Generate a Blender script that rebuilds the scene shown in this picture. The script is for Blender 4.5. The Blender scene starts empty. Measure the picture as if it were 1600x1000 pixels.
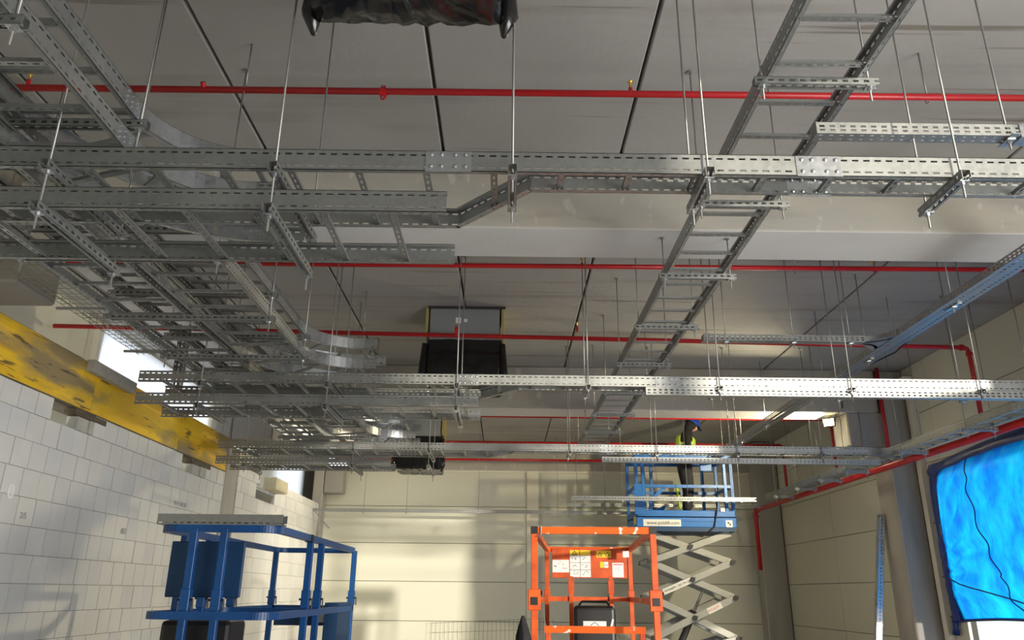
import bpy, bmesh, math, random
from mathutils import Vector, Matrix, noise
random.seed(7)
S = bpy.context.scene
COL = S.collection
EYE = 1.6            # eye height; all heights below are measured from eye level, the floor lies at -EYE
R = math.radians

# ------------------------------------------------------------------ camera, sky, lights, exposure
cd = bpy.data.cameras.new('camera'); cam = bpy.data.objects.new('camera', cd); COL.objects.link(cam)
cd.sensor_width = 36.0; cd.lens = 1200.6 / 1600 * 36; cd.clip_start = .05; cd.clip_end = 300
yaw, pitch, roll = .00551723, .34117758, .00975916
fw = Vector((math.sin(yaw) * math.cos(pitch), math.cos(yaw) * math.cos(pitch), math.sin(pitch)))
rt = Vector((math.cos(yaw), -math.sin(yaw), 0)); up = rt.cross(fw)
r2 = rt * math.cos(roll) + up * math.sin(roll); u2 = -rt * math.sin(roll) + up * math.cos(roll)
cam.matrix_world = Matrix((r2, u2, -fw)).transposed().to_4x4()
S.camera = cam

W = bpy.data.worlds.new('overcast_sky'); S.world = W; W.use_nodes = True
bg = W.node_tree.nodes['Background']
bg.inputs[0].default_value = (.86, .92, 1.0, 1); bg.inputs[1].default_value = 1.9

def lamp(name, kind, loc, energy, color=(1, 1, 1), rot=None, to=None, **kw):
    l = bpy.data.lights.new(name, kind); l.energy = energy; l.color = color
    for k, v in kw.items(): setattr(l, k, v)
    o = bpy.data.objects.new(name, l); COL.objects.link(o); o.location = loc
    if to is not None: o.rotation_euler = (Vector(to) - Vector(loc)).to_track_quat('-Z', 'Y').to_euler()
    return o
lamp('winter_sun', 'SUN', (4, -10, 6), 2.4, (1, .91, .74), to=(4 - .42, -10 + .9, 6 - .05), angle=R(1.5))
lamp('side_gate_fill', 'AREA', (5.95, 0.0, -.05), 380, (1, .97, .91), to=(0, 2.6, .4), shape='RECTANGLE', size=5.2, size_y=2.6)  # area lamp added in the unseen side gate to brighten the hall
lamp('site_floodlight', 'SPOT', (4.84, 11.52, 2.47), 560, (1, .86, .55), to=(0, 12.8, 1.9), spot_size=R(170), spot_blend=.5, shadow_soft_size=.06)
lamp('rear_floodlight', 'POINT', (-2.3, 15.2, 2.92), 130, (1, .93, .75), shadow_soft_size=.1)
lamp('corridor_fill', 'POINT', (-4.72, 5.6, .3), 42, (1, .97, .9), shadow_soft_size=.15)  # added fill light hidden in the corridor, brightens its outer wall
lamp('corridor_fill_far', 'POINT', (-4.72, 9.0, .3), 42, (1, .97, .9), shadow_soft_size=.15)  # second added fill light, further down the corridor
vs = S.view_settings
S.display_settings.display_device = 'sRGB'
vs.view_transform = 'Standard'; vs.look = 'None'; vs.gamma = 1; vs.use_curve_mapping = False
vs.exposure = 0.35

# ------------------------------------------------------------------ materials
def new_mat(name):
    m = bpy.data.materials.new(name); m.use_nodes = True
    nt = m.node_tree; return m, nt, nt.nodes['Principled BSDF']
def mat(name, col, rough=.6, metal=0.0, var=0.0, scale=8.0, stretch=(1, 1, 1), col2=None, bump=0.0, thr=(.35, .65), detail=5, spec=.5, bscale=None):
    m, nt, p = new_mat(name)
    p.inputs['Roughness'].default_value = rough; p.inputs['Metallic'].default_value = metal
    p.inputs['Specular IOR Level'].default_value = spec
    p.inputs['Base Color'].default_value = (*col, 1)
    if var or col2 or bump:
        tc = nt.nodes.new('ShaderNodeTexCoord'); mp = nt.nodes.new('ShaderNodeMapping'); mp.inputs['Scale'].default_value = stretch
        nt.links.new(tc.outputs['Object'], mp.inputs['Vector'])
        nz = nt.nodes.new('ShaderNodeTexNoise'); nz.inputs['Scale'].default_value = scale; nz.inputs['Detail'].default_value = detail
        nt.links.new(mp.outputs[0], nz.inputs['Vector'])
        c2 = col2 or tuple(max(0, c * (1 - var)) for c in col)
        rp = nt.nodes.new('ShaderNodeValToRGB'); rp.color_ramp.elements[0].position = thr[0]; rp.color_ramp.elements[1].position = thr[1]
        rp.color_ramp.elements[0].color = (*c2, 1); rp.color_ramp.elements[1].color = (*col, 1)
        nt.links.new(nz.outputs['Fac'], rp.inputs[0]); nt.links.new(rp.outputs[0], p.inputs['Base Color'])
        if bump:
            b = nt.nodes.new('ShaderNodeBump'); b.inputs['Strength'].default_value = bump; b.inputs['Distance'].default_value = .01
            n2 = nz
            if bscale:
                n2 = nt.nodes.new('ShaderNodeTexNoise'); n2.inputs['Scale'].default_value = bscale; nt.links.new(mp.outputs[0], n2.inputs['Vector'])
            nt.links.new(n2.outputs['Fac'], b.inputs['Height']); nt.links.new(b.outputs[0], p.inputs['Normal'])
    return m
def layered(name, base, layers, rough=.85, bump=.15):
    """base colour with several stain layers: (colour, scale, stretch, low, high, strength)"""
    m, nt, p = new_mat(name); p.inputs['Roughness'].default_value = rough; p.inputs['Specular IOR Level'].default_value = .25
    tc = nt.nodes.new('ShaderNodeTexCoord'); geo = nt.nodes.new('ShaderNodeNewGeometry')
    cur = nt.nodes.new('ShaderNodeRGB'); cur.outputs[0].default_value = (*base, 1); out = cur.outputs[0]
    for (c, sc, st, lo, hi, k) in layers:
        mp = nt.nodes.new('ShaderNodeMapping'); mp.inputs['Scale'].default_value = st
        nt.links.new(geo.outputs['Position'], mp.inputs['Vector'])
        nz = nt.nodes.new('ShaderNodeTexNoise'); nz.inputs['Scale'].default_value = sc; nz.inputs['Detail'].default_value = 6
        nt.links.new(mp.outputs[0], nz.inputs['Vector'])
        mr = nt.nodes.new('ShaderNodeMapRange'); mr.inputs[1].default_value = lo; mr.inputs[2].default_value = hi; mr.inputs[4].default_value = k
        nt.links.new(nz.outputs['Fac'], mr.inputs[0])
        mx = nt.nodes.new('ShaderNodeMixRGB'); nt.links.new(mr.outputs[0], mx.inputs[0]); nt.links.new(out, mx.inputs[1]); mx.inputs[2].default_value = (*c, 1)
        out = mx.outputs[0]
    nt.links.new(out, p.inputs['Base Color'])
    if bump:
        nz = nt.nodes.new('ShaderNodeTexNoise'); nz.inputs['Scale'].default_value = 14; nt.links.new(geo.outputs['Position'], nz.inputs['Vector'])
        b = nt.nodes.new('ShaderNodeBump'); b.inputs['Strength'].default_value = bump; b.inputs['Distance'].default_value = .02
        nt.links.new(nz.outputs['Fac'], b.inputs['Height']); nt.links.new(b.outputs[0], p.inputs['Normal'])
    return m
def galvanised(name, col, rough, metal):
    m, nt, p = new_mat(name)
    p.inputs['Metallic'].default_value = metal
    geo = nt.nodes.new('ShaderNodeNewGeometry')
    v = nt.nodes.new('ShaderNodeTexVoronoi'); v.inputs['Scale'].default_value = 55
    nt.links.new(geo.outputs['Position'], v.inputs['Vector'])
    n = nt.nodes.new('ShaderNodeTexNoise'); n.inputs['Scale'].default_value = 3; nt.links.new(geo.outputs['Position'], n.inputs['Vector'])
    ad = nt.nodes.new('ShaderNodeMath'); ad.operation = 'ADD'; nt.links.new(n.outputs['Fac'], ad.inputs[0])
    sc = nt.nodes.new('ShaderNodeMath'); sc.operation = 'MULTIPLY'; sc.inputs[1].default_value = .35
    nt.links.new(v.outputs['Color'], sc.inputs[0]); nt.links.new(sc.outputs[0], ad.inputs[1])
    mr = nt.nodes.new('ShaderNodeMapRange'); mr.inputs[1].default_value = .3; mr.inputs[2].default_value = 1.0
    mr.inputs[3].default_value = .82; mr.inputs[4].default_value = 1.08; nt.links.new(ad.outputs[0], mr.inputs[0])
    mx = nt.nodes.new('ShaderNodeVectorMath'); mx.operation = 'SCALE'; mx.inputs[0].default_value = col
    nt.links.new(mr.outputs[0], mx.inputs['Scale']); nt.links.new(mx.outputs[0], p.inputs['Base Color'])
    m2 = nt.nodes.new('ShaderNodeMapRange'); m2.inputs[1].default_value = .3; m2.inputs[2].default_value = 1.0
    m2.inputs[3].default_value = rough - .07; m2.inputs[4].default_value = rough + .07
    nt.links.new(ad.outputs[0], m2.inputs[0]); nt.links.new(m2.outputs[0], p.inputs['Roughness'])
    return m
def sheet_mat(name, col, tcol, k, scale=3.0, stretch=(1, 1, 1), col2=None):
    m, nt, p = new_mat(name)
    out = nt.nodes['Material Output']
    p.inputs['Base Color'].default_value = (*col, 1); p.inputs['Roughness'].default_value = .35
    tr = nt.nodes.new('ShaderNodeBsdfTranslucent'); tr.inputs[0].default_value = (*tcol, 1)
    if col2:
        geo = nt.nodes.new('ShaderNodeNewGeometry'); mp = nt.nodes.new('ShaderNodeMapping'); mp.inputs['Scale'].default_value = stretch
        nt.links.new(geo.outputs['Position'], mp.inputs['Vector'])
        nz = nt.nodes.new('ShaderNodeTexNoise'); nz.inputs['Scale'].default_value = scale; nz.inputs['Detail'].default_value = 8; nz.inputs['Roughness'].default_value = .7
        nt.links.new(mp.outputs[0], nz.inputs['Vector'])
        rp = nt.nodes.new('ShaderNodeValToRGB'); rp.color_ramp.elements[0].position = .38; rp.color_ramp.elements[1].position = .68
        rp.color_ramp.elements[0].color = (*tcol, 1); rp.color_ramp.elements[1].color = (*col2, 1)
        nt.links.new(nz.outputs['Fac'], rp.inputs[0]); nt.links.new(rp.outputs[0], tr.inputs[0])
    mx = nt.nodes.new('ShaderNodeMixShader'); mx.inputs[0].default_value = k
    nt.links.new(p.outputs[0], mx.inputs[1]); nt.links.new(tr.outputs[0], mx.inputs[2]); nt.links.new(mx.outputs[0], out.inputs[0])
    return m
def glow(name, col, k):
    m, nt, p = new_mat(name); p.inputs['Emission Color'].default_value = (*col, 1); p.inputs['Emission Strength'].default_value = k
    return m

M = {}
M['steel'] = galvanised('galvanised_steel', (.36, .37, .365), .42, .8)
M['bright'] = galvanised('bright_zinc_steel', (.50, .52, .54), .30, .85)
M['rod'] = galvanised('zinc_plated_rod', (.38, .38, .37), .4, .7)
M['dark_end'] = mat('dark_recess_metal', (.05, .05, .05), .6, .3)
M['slab'] = layered('precast_slab_concrete', (.365, .36, .35), [((.24, .22, .19), 1.5, (.18, 2.2, 1), .56, .72, .75), ((.42, .415, .405), 1.0, (1, 1, 1), .45, .7, .6), ((.17, .15, .12), 3.4, (.10, 3.6, 1), .63, .70, .75)])
M['beam'] = layered('cast_beam_concrete', (.42, .40, .36), [((.50, .46, .38), 1.9, (.6, 1, 1.5), .45, .65, .8), ((.30, .27, .23), 2.7, (.5, 1, 2), .58, .72, .5), ((.62, .60, .56), 7, (1.3, 1, .6), .62, .68, .6)])
M['soffit'] = layered('pale_soffit_concrete', (.60, .60, .60), [((.50, .49, .47), .8, (.5, 1, 1), .5, .7, .7)])  # paler tone for the beam undersides
M['column'] = layered('column_concrete', (.44, .42, .38), [((.32, .30, .26), 1.7, (2, 2, .25), .5, .7, .7), ((.52, .50, .47), 1.6, (1, 1, .6), .52, .7, .6)])
M['corbel'] = layered('corbel_concrete', (.40, .385, .36), [((.26, .21, .15), 1.5, (1, 1, 1), .52, .72, .8)])
M['floor'] = layered('power_floated_floor', (.55, .54, .51), [((.44, .43, .41), 1.2, (1, 1, 1), .5, .7, .5)], rough=.55)
M['panel'] = layered('cream_sandwich_panel', (.68, .675, .575), [((.64, .64, .55), .4, (1, 1, 1), .4, .7, .5)], rough=.45, bump=0)
M['trim'] = mat('cream_sheet_trim', (.74, .71, .60), .5)
M['joint'] = mat('dark_joint', (.08, .075, .065), .9)
M['block_b'] = layered('greyer_aerated_block', (.74, .74, .73), [((.66, .66, .65), 1.2, (1, 1, 1), .45, .7, .6)], rough=.9, bump=.1)  # slightly greyer block tone, picked at random
M['mortar'] = mat('white_mortar', (.26, .25, .24), .9)
M['block'] = layered('white_aerated_block', (.80, .79, .76), [((.70, .69, .67), .8, (1, 1, 1), .45, .7, .6), ((.86, .85, .82), 2.2, (1, 1, 1), .55, .7, .5)], rough=.9, bump=.1)
M['block_grey'] = mat('grey_aerated_block', (.56, .55, .50), .9, var=.15)
M['beige'] = mat('beige_foam_block', (.70, .64, .45), .9, var=.12)
M['yellow'] = layered('yellow_formwork_board', (1.0, .64, .03), [((.80, .44, .02), 3, (1, .25, 3), .45, .65, .6), ((.36, .28, .14), 1.6, (1, .6, 2.0), .60, .72, .8), ((.10, .075, .04), 9, (1, .30, 3.2), .64, .70, .8)], rough=.7)
M['yellow_worn'] = layered('worn_yellow_formwork_board', (.95, .60, .035), [((.70, .38, .02), 3, (1, .25, 3), .45, .65, .6), ((.31, .25, .15), 1.5, (1, .45, 2.2), .47, .60, .92), ((.08, .06, .045), 9, (1, .30, 3.2), .60, .67, .85)], rough=.75)
M['timber'] = mat('dark_shuttering_timber', (.16, .13, .09), .9, var=.4, scale=6, stretch=(1, 1, 5))
M['red'] = mat('red_sprinkler_paint', (.52, .012, .018), .32, var=.18, scale=3)
M['brass'] = mat('brass', (.75, .5, .15), .25, .9)
M['blue'] = mat('blue_machine_paint', (.004, .075, .27), .38, var=.25, scale=4)
M['blue_bright'] = mat('bright_blue_machine_paint', (.006, .15, .52), .4, var=.15, scale=3)
M['blue_dark'] = mat('dark_blue_sheet', (.004, .045, .13), .5, var=.15, scale=3)
M['orange'] = mat('orange_machine_paint', (.72, .11, .010), .42, col2=(.50, .06, .008), scale=7)
M['orange_chip'] = layered('chipped_orange_paint', (.72, .11, .010), [((.75, .66, .60), 11, (1, 1, 1), .62, .64, .95)], rough=.45, bump=0)
M['black'] = mat('black_plastic', (.012, .012, .014), .45)
M['grey_arm'] = mat('grey_scissor_paint', (.40, .40, .37), .4, var=.12, scale=3)
M['white'] = mat('white_label', (.80, .80, .78), .5)
M['ink'] = mat('black_ink', (.02, .02, .02), .6)
M['redink'] = mat('red_ink', (.65, .04, .05), .6)
M['sign_yellow'] = mat('warning_yellow', (.85, .62, .02), .5)
M['duct'] = mat('grey_duct_sheet', (.30, .32, .33), .5, .2, var=.08, scale=1.5)
M['film'] = mat('black_polythene', (.008, .008, .009), .16, bump=.4, scale=6, col2=(.012, .012, .013))
M['wool'] = mat('yellow_mineral_wool', (.42, .34, .14), .95)
M['tarp'] = sheet_mat('blue_tarpaulin', (.01, .12, .55), (.004, .22, .92), .72, 2.6, (1, 1.6, .7), (.01, .62, 1.0))
M['tarp_edge'] = mat('dark_blue_tarpaulin_hem', (.008, .03, .17), .4)
M['foil'] = sheet_mat('white_foil', (.85, .86, .88), (.93, .95, 1.0), .85)
M['cloth'] = mat('dark_work_cloth', (.018, .018, .021), .85, var=.3, scale=14)
M['trouser'] = mat('charcoal_work_trousers', (.035, .036, .042), .85, var=.4, scale=10)
M['vest'] = mat('lime_hi_vis_fabric', (.50, .68, .06), .7)
M['skin'] = mat('skin', (.62, .36, .25), .55)
M['helmet'] = mat('blue_helmet_shell', (.015, .06, .42), .3)
M['glove'] = mat('grey_work_glove', (.10, .10, .10), .8)
M['lens'] = glow('lit_floodlight_lens', (1, .80, .38), 14)
M['lens2'] = glow('lit_rear_floodlight_lens', (1, .93, .75), 30)
M['wire'] = mat('welded_wire', (.30, .29, .24), .5, .6)

# ------------------------------------------------------------------ mesh builder
class MB:
    def __init__(s): s.v = []; s.f = []
    def box(s, x0, x1, y0, y1, z0, z1):
        b = len(s.v)
        s.v += [(x0, y0, z0), (x1, y0, z0), (x1, y1, z0), (x0, y1, z0), (x0, y0, z1), (x1, y0, z1), (x1, y1, z1), (x0, y1, z1)]
        s.f += [(b, b + 3, b + 2, b + 1), (b + 4, b + 5, b + 6, b + 7), (b, b + 1, b + 5, b + 4), (b + 1, b + 2, b + 6, b + 5), (b + 2, b + 3, b + 7, b + 6), (b + 3, b, b + 4, b + 7)]
        return s
    def bar(s, p0, p1, w, h, upv=(0, 0, 1)):
        p0 = Vector(p0); p1 = Vector(p1); d = (p1 - p0).normalized(); u = Vector(upv)
        if abs(d.dot(u)) > .98: u = Vector((0, 1, 0))
        a = d.cross(u).normalized() * (w / 2); c = a.normalized().cross(d).normalized() * (h / 2); b = len(s.v)
        for p in (p0, p1):
            for q in (-a - c, a - c, a + c, -a + c): s.v.append(tuple(p + q))
        s.f += [(b, b + 1, b + 2, b + 3), (b + 7, b + 6, b + 5, b + 4)] + [(b + i, b + 4 + i, b + 4 + (i + 1) % 4, b + (i + 1) % 4) for i in range(4)]
        return s
    def tube(s, pts, r, n=8, cap=True):
        pts = [Vector(p) for p in pts]; b = len(s.v); up0 = None
        for i, p in enumerate(pts):
            d = (pts[min(i + 1, len(pts) - 1)] - pts[max(i - 1, 0)]).normalized()
            if up0 is None: up0 = Vector((0, 0, 1)) if abs(d.z) < .9 else Vector((1, 0, 0))
            a = d.cross(up0).normalized(); c = a.cross(d).normalized(); up0 = c
            rr = r[i] if isinstance(r, (list, tuple)) else r
            for k in range(n):
                t = 2 * math.pi * k / n; s.v.append(tuple(p + a * math.cos(t) * rr + c * math.sin(t) * rr))
        for i in range(len(pts) - 1):
            for k in range(n):
                s.f.append((b + i * n + k, b + i * n + (k + 1) % n, b + (i + 1) * n + (k + 1) % n, b + (i + 1) * n + k))
        if cap:
            s.f.append(tuple(b + k for k in range(n - 1, -1, -1))); e = b + (len(pts) - 1) * n; s.f.append(tuple(e + k for k in range(n)))
        return s
    def quad(s, *p):
        b = len(s.v); s.v += [tuple(q) for q in p]; s.f.append(tuple(range(b, b + len(p)))); return s
    def grid(s, fn, nu, nv):
        b = len(s.v)
        for j in range(nv + 1):
            for i in range(nu + 1): s.v.append(tuple(fn(i / nu, j / nv)))
        for j in range(nv):
            for i in range(nu):
                a = b + j * (nu + 1) + i; s.f.append((a, a + 1, a + nu + 2, a + nu + 1))
        return s
    def dome(s, c, r, n=8, m=4, squash=1.0, frac=1.0):
        b = len(s.v); c = Vector(c)
        for j in range(m + 1):
            t = math.pi * frac * j / m
            for k in range(n):
                q = 2 * math.pi * k / n
                s.v.append((c.x + r * math.sin(t) * math.cos(q), c.y + r * math.sin(t) * math.sin(q), c.z + r * squash * math.cos(t)))
        for j in range(m):
            for k in range(n):
                s.f.append((b + j * n + k, b + (j + 1) * n + k, b + (j + 1) * n + (k + 1) % n, b + j * n + (k + 1) % n))
        return s
    def mesh(s, name, m, smooth=False):
        me = bpy.data.meshes.new(name); me.from_pydata(s.v, [], s.f); me.validate()
        me.materials.append(m if not isinstance(m, str) else M[m])
        if smooth:
            for p in me.polygons: p.use_smooth = True
        return me
    def build(s, name, m, parent=None, loc=(0, 0, 0), smooth=False):
        return link(name, s.mesh(name, m, smooth), parent, loc)
def link(name, me, parent=None, loc=(0, 0, 0), rz=0.0):
    o = bpy.data.objects.new(name, me); COL.objects.link(o); o.location = loc; o.rotation_euler[2] = rz
    if parent is not None: o.parent = parent
    return o
def tag(o, label, cat, group=None, kind=None):
    o['label'] = label; o['category'] = cat
    if group: o['group'] = group
    if kind: o['kind'] = kind
    return o
def thing(name, label, cat, loc=(0, 0, 0), rz=0.0, group=None):
    o = bpy.data.objects.new(name, None); COL.objects.link(o); o.location = loc; o.rotation_euler[2] = rz
    o.empty_display_size = .1
    return tag(o, label, cat, group)
def struct(o):
    o['kind'] = 'structure'; return o
def bevel(o, w, seg=2):
    b = o.modifiers.new('bevel', 'BEVEL'); b.width = w; b.segments = seg; b.limit_method = 'ANGLE'; return o
def text(body, size, parent, loc, rot, m='ink', name='lettering', align='LEFT'):
    c = bpy.data.curves.new(name, 'FONT'); c.body = body; c.size = size; c.extrude = .0008; c.align_x = align; c.align_y = 'CENTER'
    tmp = bpy.data.objects.new(name, c); COL.objects.link(tmp); bpy.context.view_layer.update()
    me = bpy.data.meshes.new_from_object(tmp.evaluated_get(bpy.context.evaluated_depsgraph_get()))
    bpy.data.objects.remove(tmp); me.materials.clear(); me.materials.append(M[m])
    o = bpy.data.objects.new(name, me); COL.objects.link(o); o.parent = parent; o.location = loc; o.rotation_euler = rot
    return o
ORD = ['first', 'second', 'third', 'fourth', 'fifth', 'sixth', 'seventh', 'eighth', 'ninth', 'tenth', 'eleventh', 'twelfth', 'thirteenth', 'fourteenth', 'fifteenth']
# ------------------------------------------------------------------ the hall: floor, ceiling, beams, columns, walls
CEIL = 3.265         # soffit of the slabs above eye level
BEAM = 2.61          # underside of the main beams
BY = [5.25, 11.31, 17.5]; BW = .54
def soffit(y):
    for b in BY:
        if b - .02 < y < b + BW + .02: return BEAM
    return CEIL
struct(MB().box(-8, 8, -3.2, 20, -EYE - .2, -EYE).build('floor', 'floor'))
JX = [-5.45, -4.72, -3.32, -1.924, -.525, .8745, 2.303, 3.935, 5.33, 6.18]
ceil = struct(MB().box(-5.42, 6.18, -3, 18.2, CEIL + .04, CEIL + .25).build('ceiling', 'joint'))
rows = [(-3, 5.51), (5.51, 11.57), (11.57, 18.2)]
for (y0, y1) in rows:
    for a, b in zip(JX, JX[1:]):
        g = .011
        bevel(MB().box(a + g, b - g, y0 + .005, y1 - .005, CEIL, CEIL + .18).build('slab', 'slab', ceil), .008, 1)
for i, y in enumerate(BY):
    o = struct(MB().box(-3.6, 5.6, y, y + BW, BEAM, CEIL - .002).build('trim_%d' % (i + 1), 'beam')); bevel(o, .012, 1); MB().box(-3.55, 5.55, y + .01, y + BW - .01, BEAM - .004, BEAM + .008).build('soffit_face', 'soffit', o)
def column(name, x0, x1, y0, y1, cx0, cx1, cz=2.10):
    c = struct(MB().box(x0, x1, y0, y1, -EYE, CEIL - .01).build(name, 'column')); bevel(c, .018, 1)
    if cx0 is not None:
        bevel(MB().box(cx0, cx1, y0 + .012, y1 - .012, cz, BEAM).build('corbel', 'corbel', c), .018, 1)
    return c
n = 10
for y, w in ((5.19, .55), (11.31, .54)):
    column('trim_%d' % n, -4.40, -4.081, y, y + w, -4.081, -3.585 if y < 8 else -3.47); n += 1
    column('trim_%d' % n, 5.655, 6.028, y, y + w, 5.10, 5.655); n += 1
column('trim_%d' % n, -4.256, -4.034, 17.23, 17.6, -4.02, -3.61, 2.04); n += 1
column('trim_%d' % n, 5.51, 6.028, 17.2, 17.6, None, None); n += 1

JZ = [-EYE, -1.38, -.583, .216, 1.014, 1.807, 2.609]
wb = struct(MB().box(-4.6, 6.18, 17.648, 17.75, -EYE, 2.606).build('wall_back', 'joint'))
for x0, x1 in ((-4.08, .466), (.729, 5.6)):
    for a, b in zip(JZ, JZ[1:]):
        bevel(MB().box(x0 + .003, x1 - .003, 17.607, 17.652, a + .005, b - .005).build('panel', 'panel', wb), .004, 1)
MB().box(.466, .729, 17.54, 17.652, -EYE, 2.577).build('pilaster', 'trim', wb)
MB().box(-4.02, 5.54, 17.56, 17.607, 2.565, 2.606).build('head_trim', 'trim', wb)

TY0, TY1, TZ0, TZ1 = 6.65, 10.70, -.64, 1.60          # opening behind the tarpaulin
GY0, GY1, GZ1 = -3.0, 2.9, 2.7                       # unseen side gate, added and sized to let daylight and sun in
wr = struct(MB().box(6.075, 6.15, GY1, TY0, -EYE, CEIL).box(6.075, 6.15, GY0, GY1, GZ1, CEIL).box(6.075, 6.15, TY1, 18.1, -EYE, CEIL).box(6.075, 6.15, TY0, TY1, TZ1, CEIL).box(6.075, 6.15, TY0, TY1, -EYE, TZ0).build('wall_right', 'joint'))
JZr = JZ[:-1] + [2.536, CEIL]
ys = [GY0, GY1, TY0, TY1, 11.31, 11.85, 14.58, 17.2]
for a, b in zip(ys, ys[1:]):
    for c, d in zip(JZr, JZr[1:]):
        if b == GY1 and c < 2.5: continue
        if (a, b) == (TY0, TY1):
            if d <= TZ1 and c >= TZ0: continue
            c2, d2 = (max(c, TZ1) if d > TZ1 else c), (min(d, TZ0) if c < TZ0 else d)
        else: c2, d2 = c, d
        if d2 - c2 < .03: continue
        MB().box(6.034, 6.08, a + .003, b - .003, c2 + .005, d2 - .005).build('panel', 'panel', wr)
# the unseen end of the hall behind the camera, with an added opening on its right, shaped to steer the sun
struct(MB().box(-5.42, 3.5, -3.15, -3, -EYE, CEIL).box(5.9, 6.18, -3.15, -3, -EYE, CEIL).box(3.5, 5.9, -3.15, -3, GZ1, CEIL).build('wall_front', 'column'))
struct(MB().box(-5.42, -5.30, -3, 2.33, -EYE, CEIL).build('wall_left_near', 'panel'))
struct(MB().box(-60, 60, -60, 90, -EYE - .4, -EYE - .22).build('ground', 'floor'))

# exterior wall beyond the block wall, with two foil-covered openings
WX = -5.247
OY0, OY1, OZ0, OZ1 = 9.44, 13.18, 2.04, 3.206
wo = struct(MB().box(WX - .12, WX - .06, 2.33, OY0, -EYE, CEIL).box(WX - .12, WX - .06, OY1, 18.1, -EYE, CEIL).box(WX - .12, WX - .06, OY0, OY1, OZ1, CEIL).box(WX - .12, WX - .06, OY0, OY1, -EYE, OZ0).build('wall_left_outer', 'joint'))
for a, b in ((2.33, 5.95), (5.95, OY0), (OY0, OY1), (OY1, 18.1)):
    for c, d in ((-EYE, -.4), (-.4, .233), (.233, .87), (.87, 1.545), (1.545, OZ0), (OZ0, 2.68), (2.68, OZ1), (OZ1, CEIL)):
        if (a, b) == (OY0, OY1) and c >= OZ0 - .01 and d <= OZ1 + .01: continue
        MB().box(WX - .06, WX, a + .004, b - .004, c + .005, d - .005).build('panel', 'panel', wo)
MB().box(WX - .012, WX + .03, OY0 - .3, OY0, OZ0, OZ1).build('jamb_trim', 'trim', wo)
we = struct(MB().box(-5.36, -4.25, 17.66, 17.73, -EYE, 1.69).box(-4.63, -4.25, 17.66, 17.73, 1.69, CEIL).box(-5.36, -4.63, 17.66, 17.73, 2.68, CEIL).build('wall_left_end', 'panel'))

# ------------------------------------------------------------------ block walls and the yellow formwork beam
def block_wall(name, y0, y1, ztop, bw, bh, skip, core_top, base_z, zmin):
    w = struct(MB().box(-4.22, -4.088, y0, y1, -EYE, core_top).build(name, 'mortar'))
    lower = MB()
    z = base_z + bh * math.floor((-EYE - base_z) / bh)
    while z < ztop - .06:
        zt = min(z + bh, ztop)
        y = y0 - random.choice((0, .35, .5, .66)) * bw
        while y < y1 - .02:
            nx = y + bw * random.choice((1, 1, 1, .97, 1.03))
            a, b = max(y, y0), min(nx, y1); y = nx
            if b - a < .035: continue
            mid = (a + b) / 2
            if any(p <= mid <= q and zt > zz for (p, q, zz) in skip): continue
            m = MB() if z > zmin else lower
            m.box(-4.20, -4.081 + random.uniform(-.003, .002), a + .005, b - .005, max(z, -EYE) + .0025, zt - .0025)
            if z > zmin: m.build('block', random.choice(('block', 'block', 'block_b')), w)
        z += bh
    lower.build('lower_blocks', 'block', w)['kind'] = 'stuff'
    return w
wl = block_wall('wall_left', 5.75, 11.30, 1.615, .248, .2305, [(6.85, 7.665, 1.434), (9.765, 10.61, 1.434)], 1.417, .035, -.72)
wl2 = block_wall('wall_left_far', 11.87, 17.2, 1.796, .36, .2305, [(12.9, 13.95, 1.574)], 1.56, .035, -.95)
for (a, b) in ((7.26, 7.64), (10.115, 10.58)):
    nm = 'near' if a < 9 else 'far'
    tag(MB().box(-4.2, -4.09, a, a + (b - a) * .52, 1.423, 1.55).box(-4.2, -4.081, a + (b - a) * .55, b, 1.423, 1.55).build('support_block', 'block_grey'),
        'grey block pair propping the yellow beam, %s gap in the white wall' % nm, 'block')
    tag(MB().box(-4.186, -4.075, a - .09, b + .12, 1.553, 1.608).build('timber_packer', 'timber'), 'dark timber packer between grey block and yellow beam at %s gap' % nm, 'timber')
tag(bevel(MB().box(-4.08, -3.86, 13.12, 13.86, 1.60, 1.80).build('foam_block', 'beige'), .012), 'beige block jutting out from top course of far white wall', 'block')
yb = thing('formwork_beam', 'yellow formwork board beam lying along top of white block wall', 'beam', (-4.081, 0, 0))
YS = [(3.5, 7.433, 'yellow_worn', 2.087), (7.433, 9.532, 'yellow', 2.099), (9.532, 11.29, 'yellow_worn', 2.11)]
for (a, b, m, zt) in YS:
    bevel(MB().box(-.035, 0, a + .004, b - .004, 1.627, zt).build('board', m, yb), .004, 1)
MB().box(-.29, -.035, 3.5, 11.29, 1.618, 2.04).build('back_board', 'timber', yb)
MB().box(-.06, .0, 3.5, 11.29, 1.612, 1.627).build('shadow_gap_strip', 'timber', yb)  # dark strip standing in for the shadow gap below the boards
M['stamp'] = mat('faded_block_stamp', (.42, .42, .43), .9); M['chalk'] = mat('white_chalk', (.9, .9, .9), .9)
for tx, y, z, sz in (('2/5', 6.66, .575, .075), ('053', 8.46, .58, .085), ('9/5+ 148 20', 9.68, 1.005, .075)):
    text(tx, sz, wl, (-4.0765, y, z), (R(90), 0, R(90)), 'stamp', 'stamp')
MB().tube([(-4.077, 6.47 + .028 * math.cos(k / 16 * 6.2832), .75 + .055 * math.sin(k / 16 * 6.2832)) for k in range(17)], .011, 5).build('chalk_ring', 'chalk', wl)
tag(bevel(MB().box(-4.079, -4.0, 7.2, 8.1, 1.982, 2.099).build('wood_offcut', 'block_grey'), .005, 1), 'grey board offcut fixed at upper edge of yellow beam', 'board')
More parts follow.
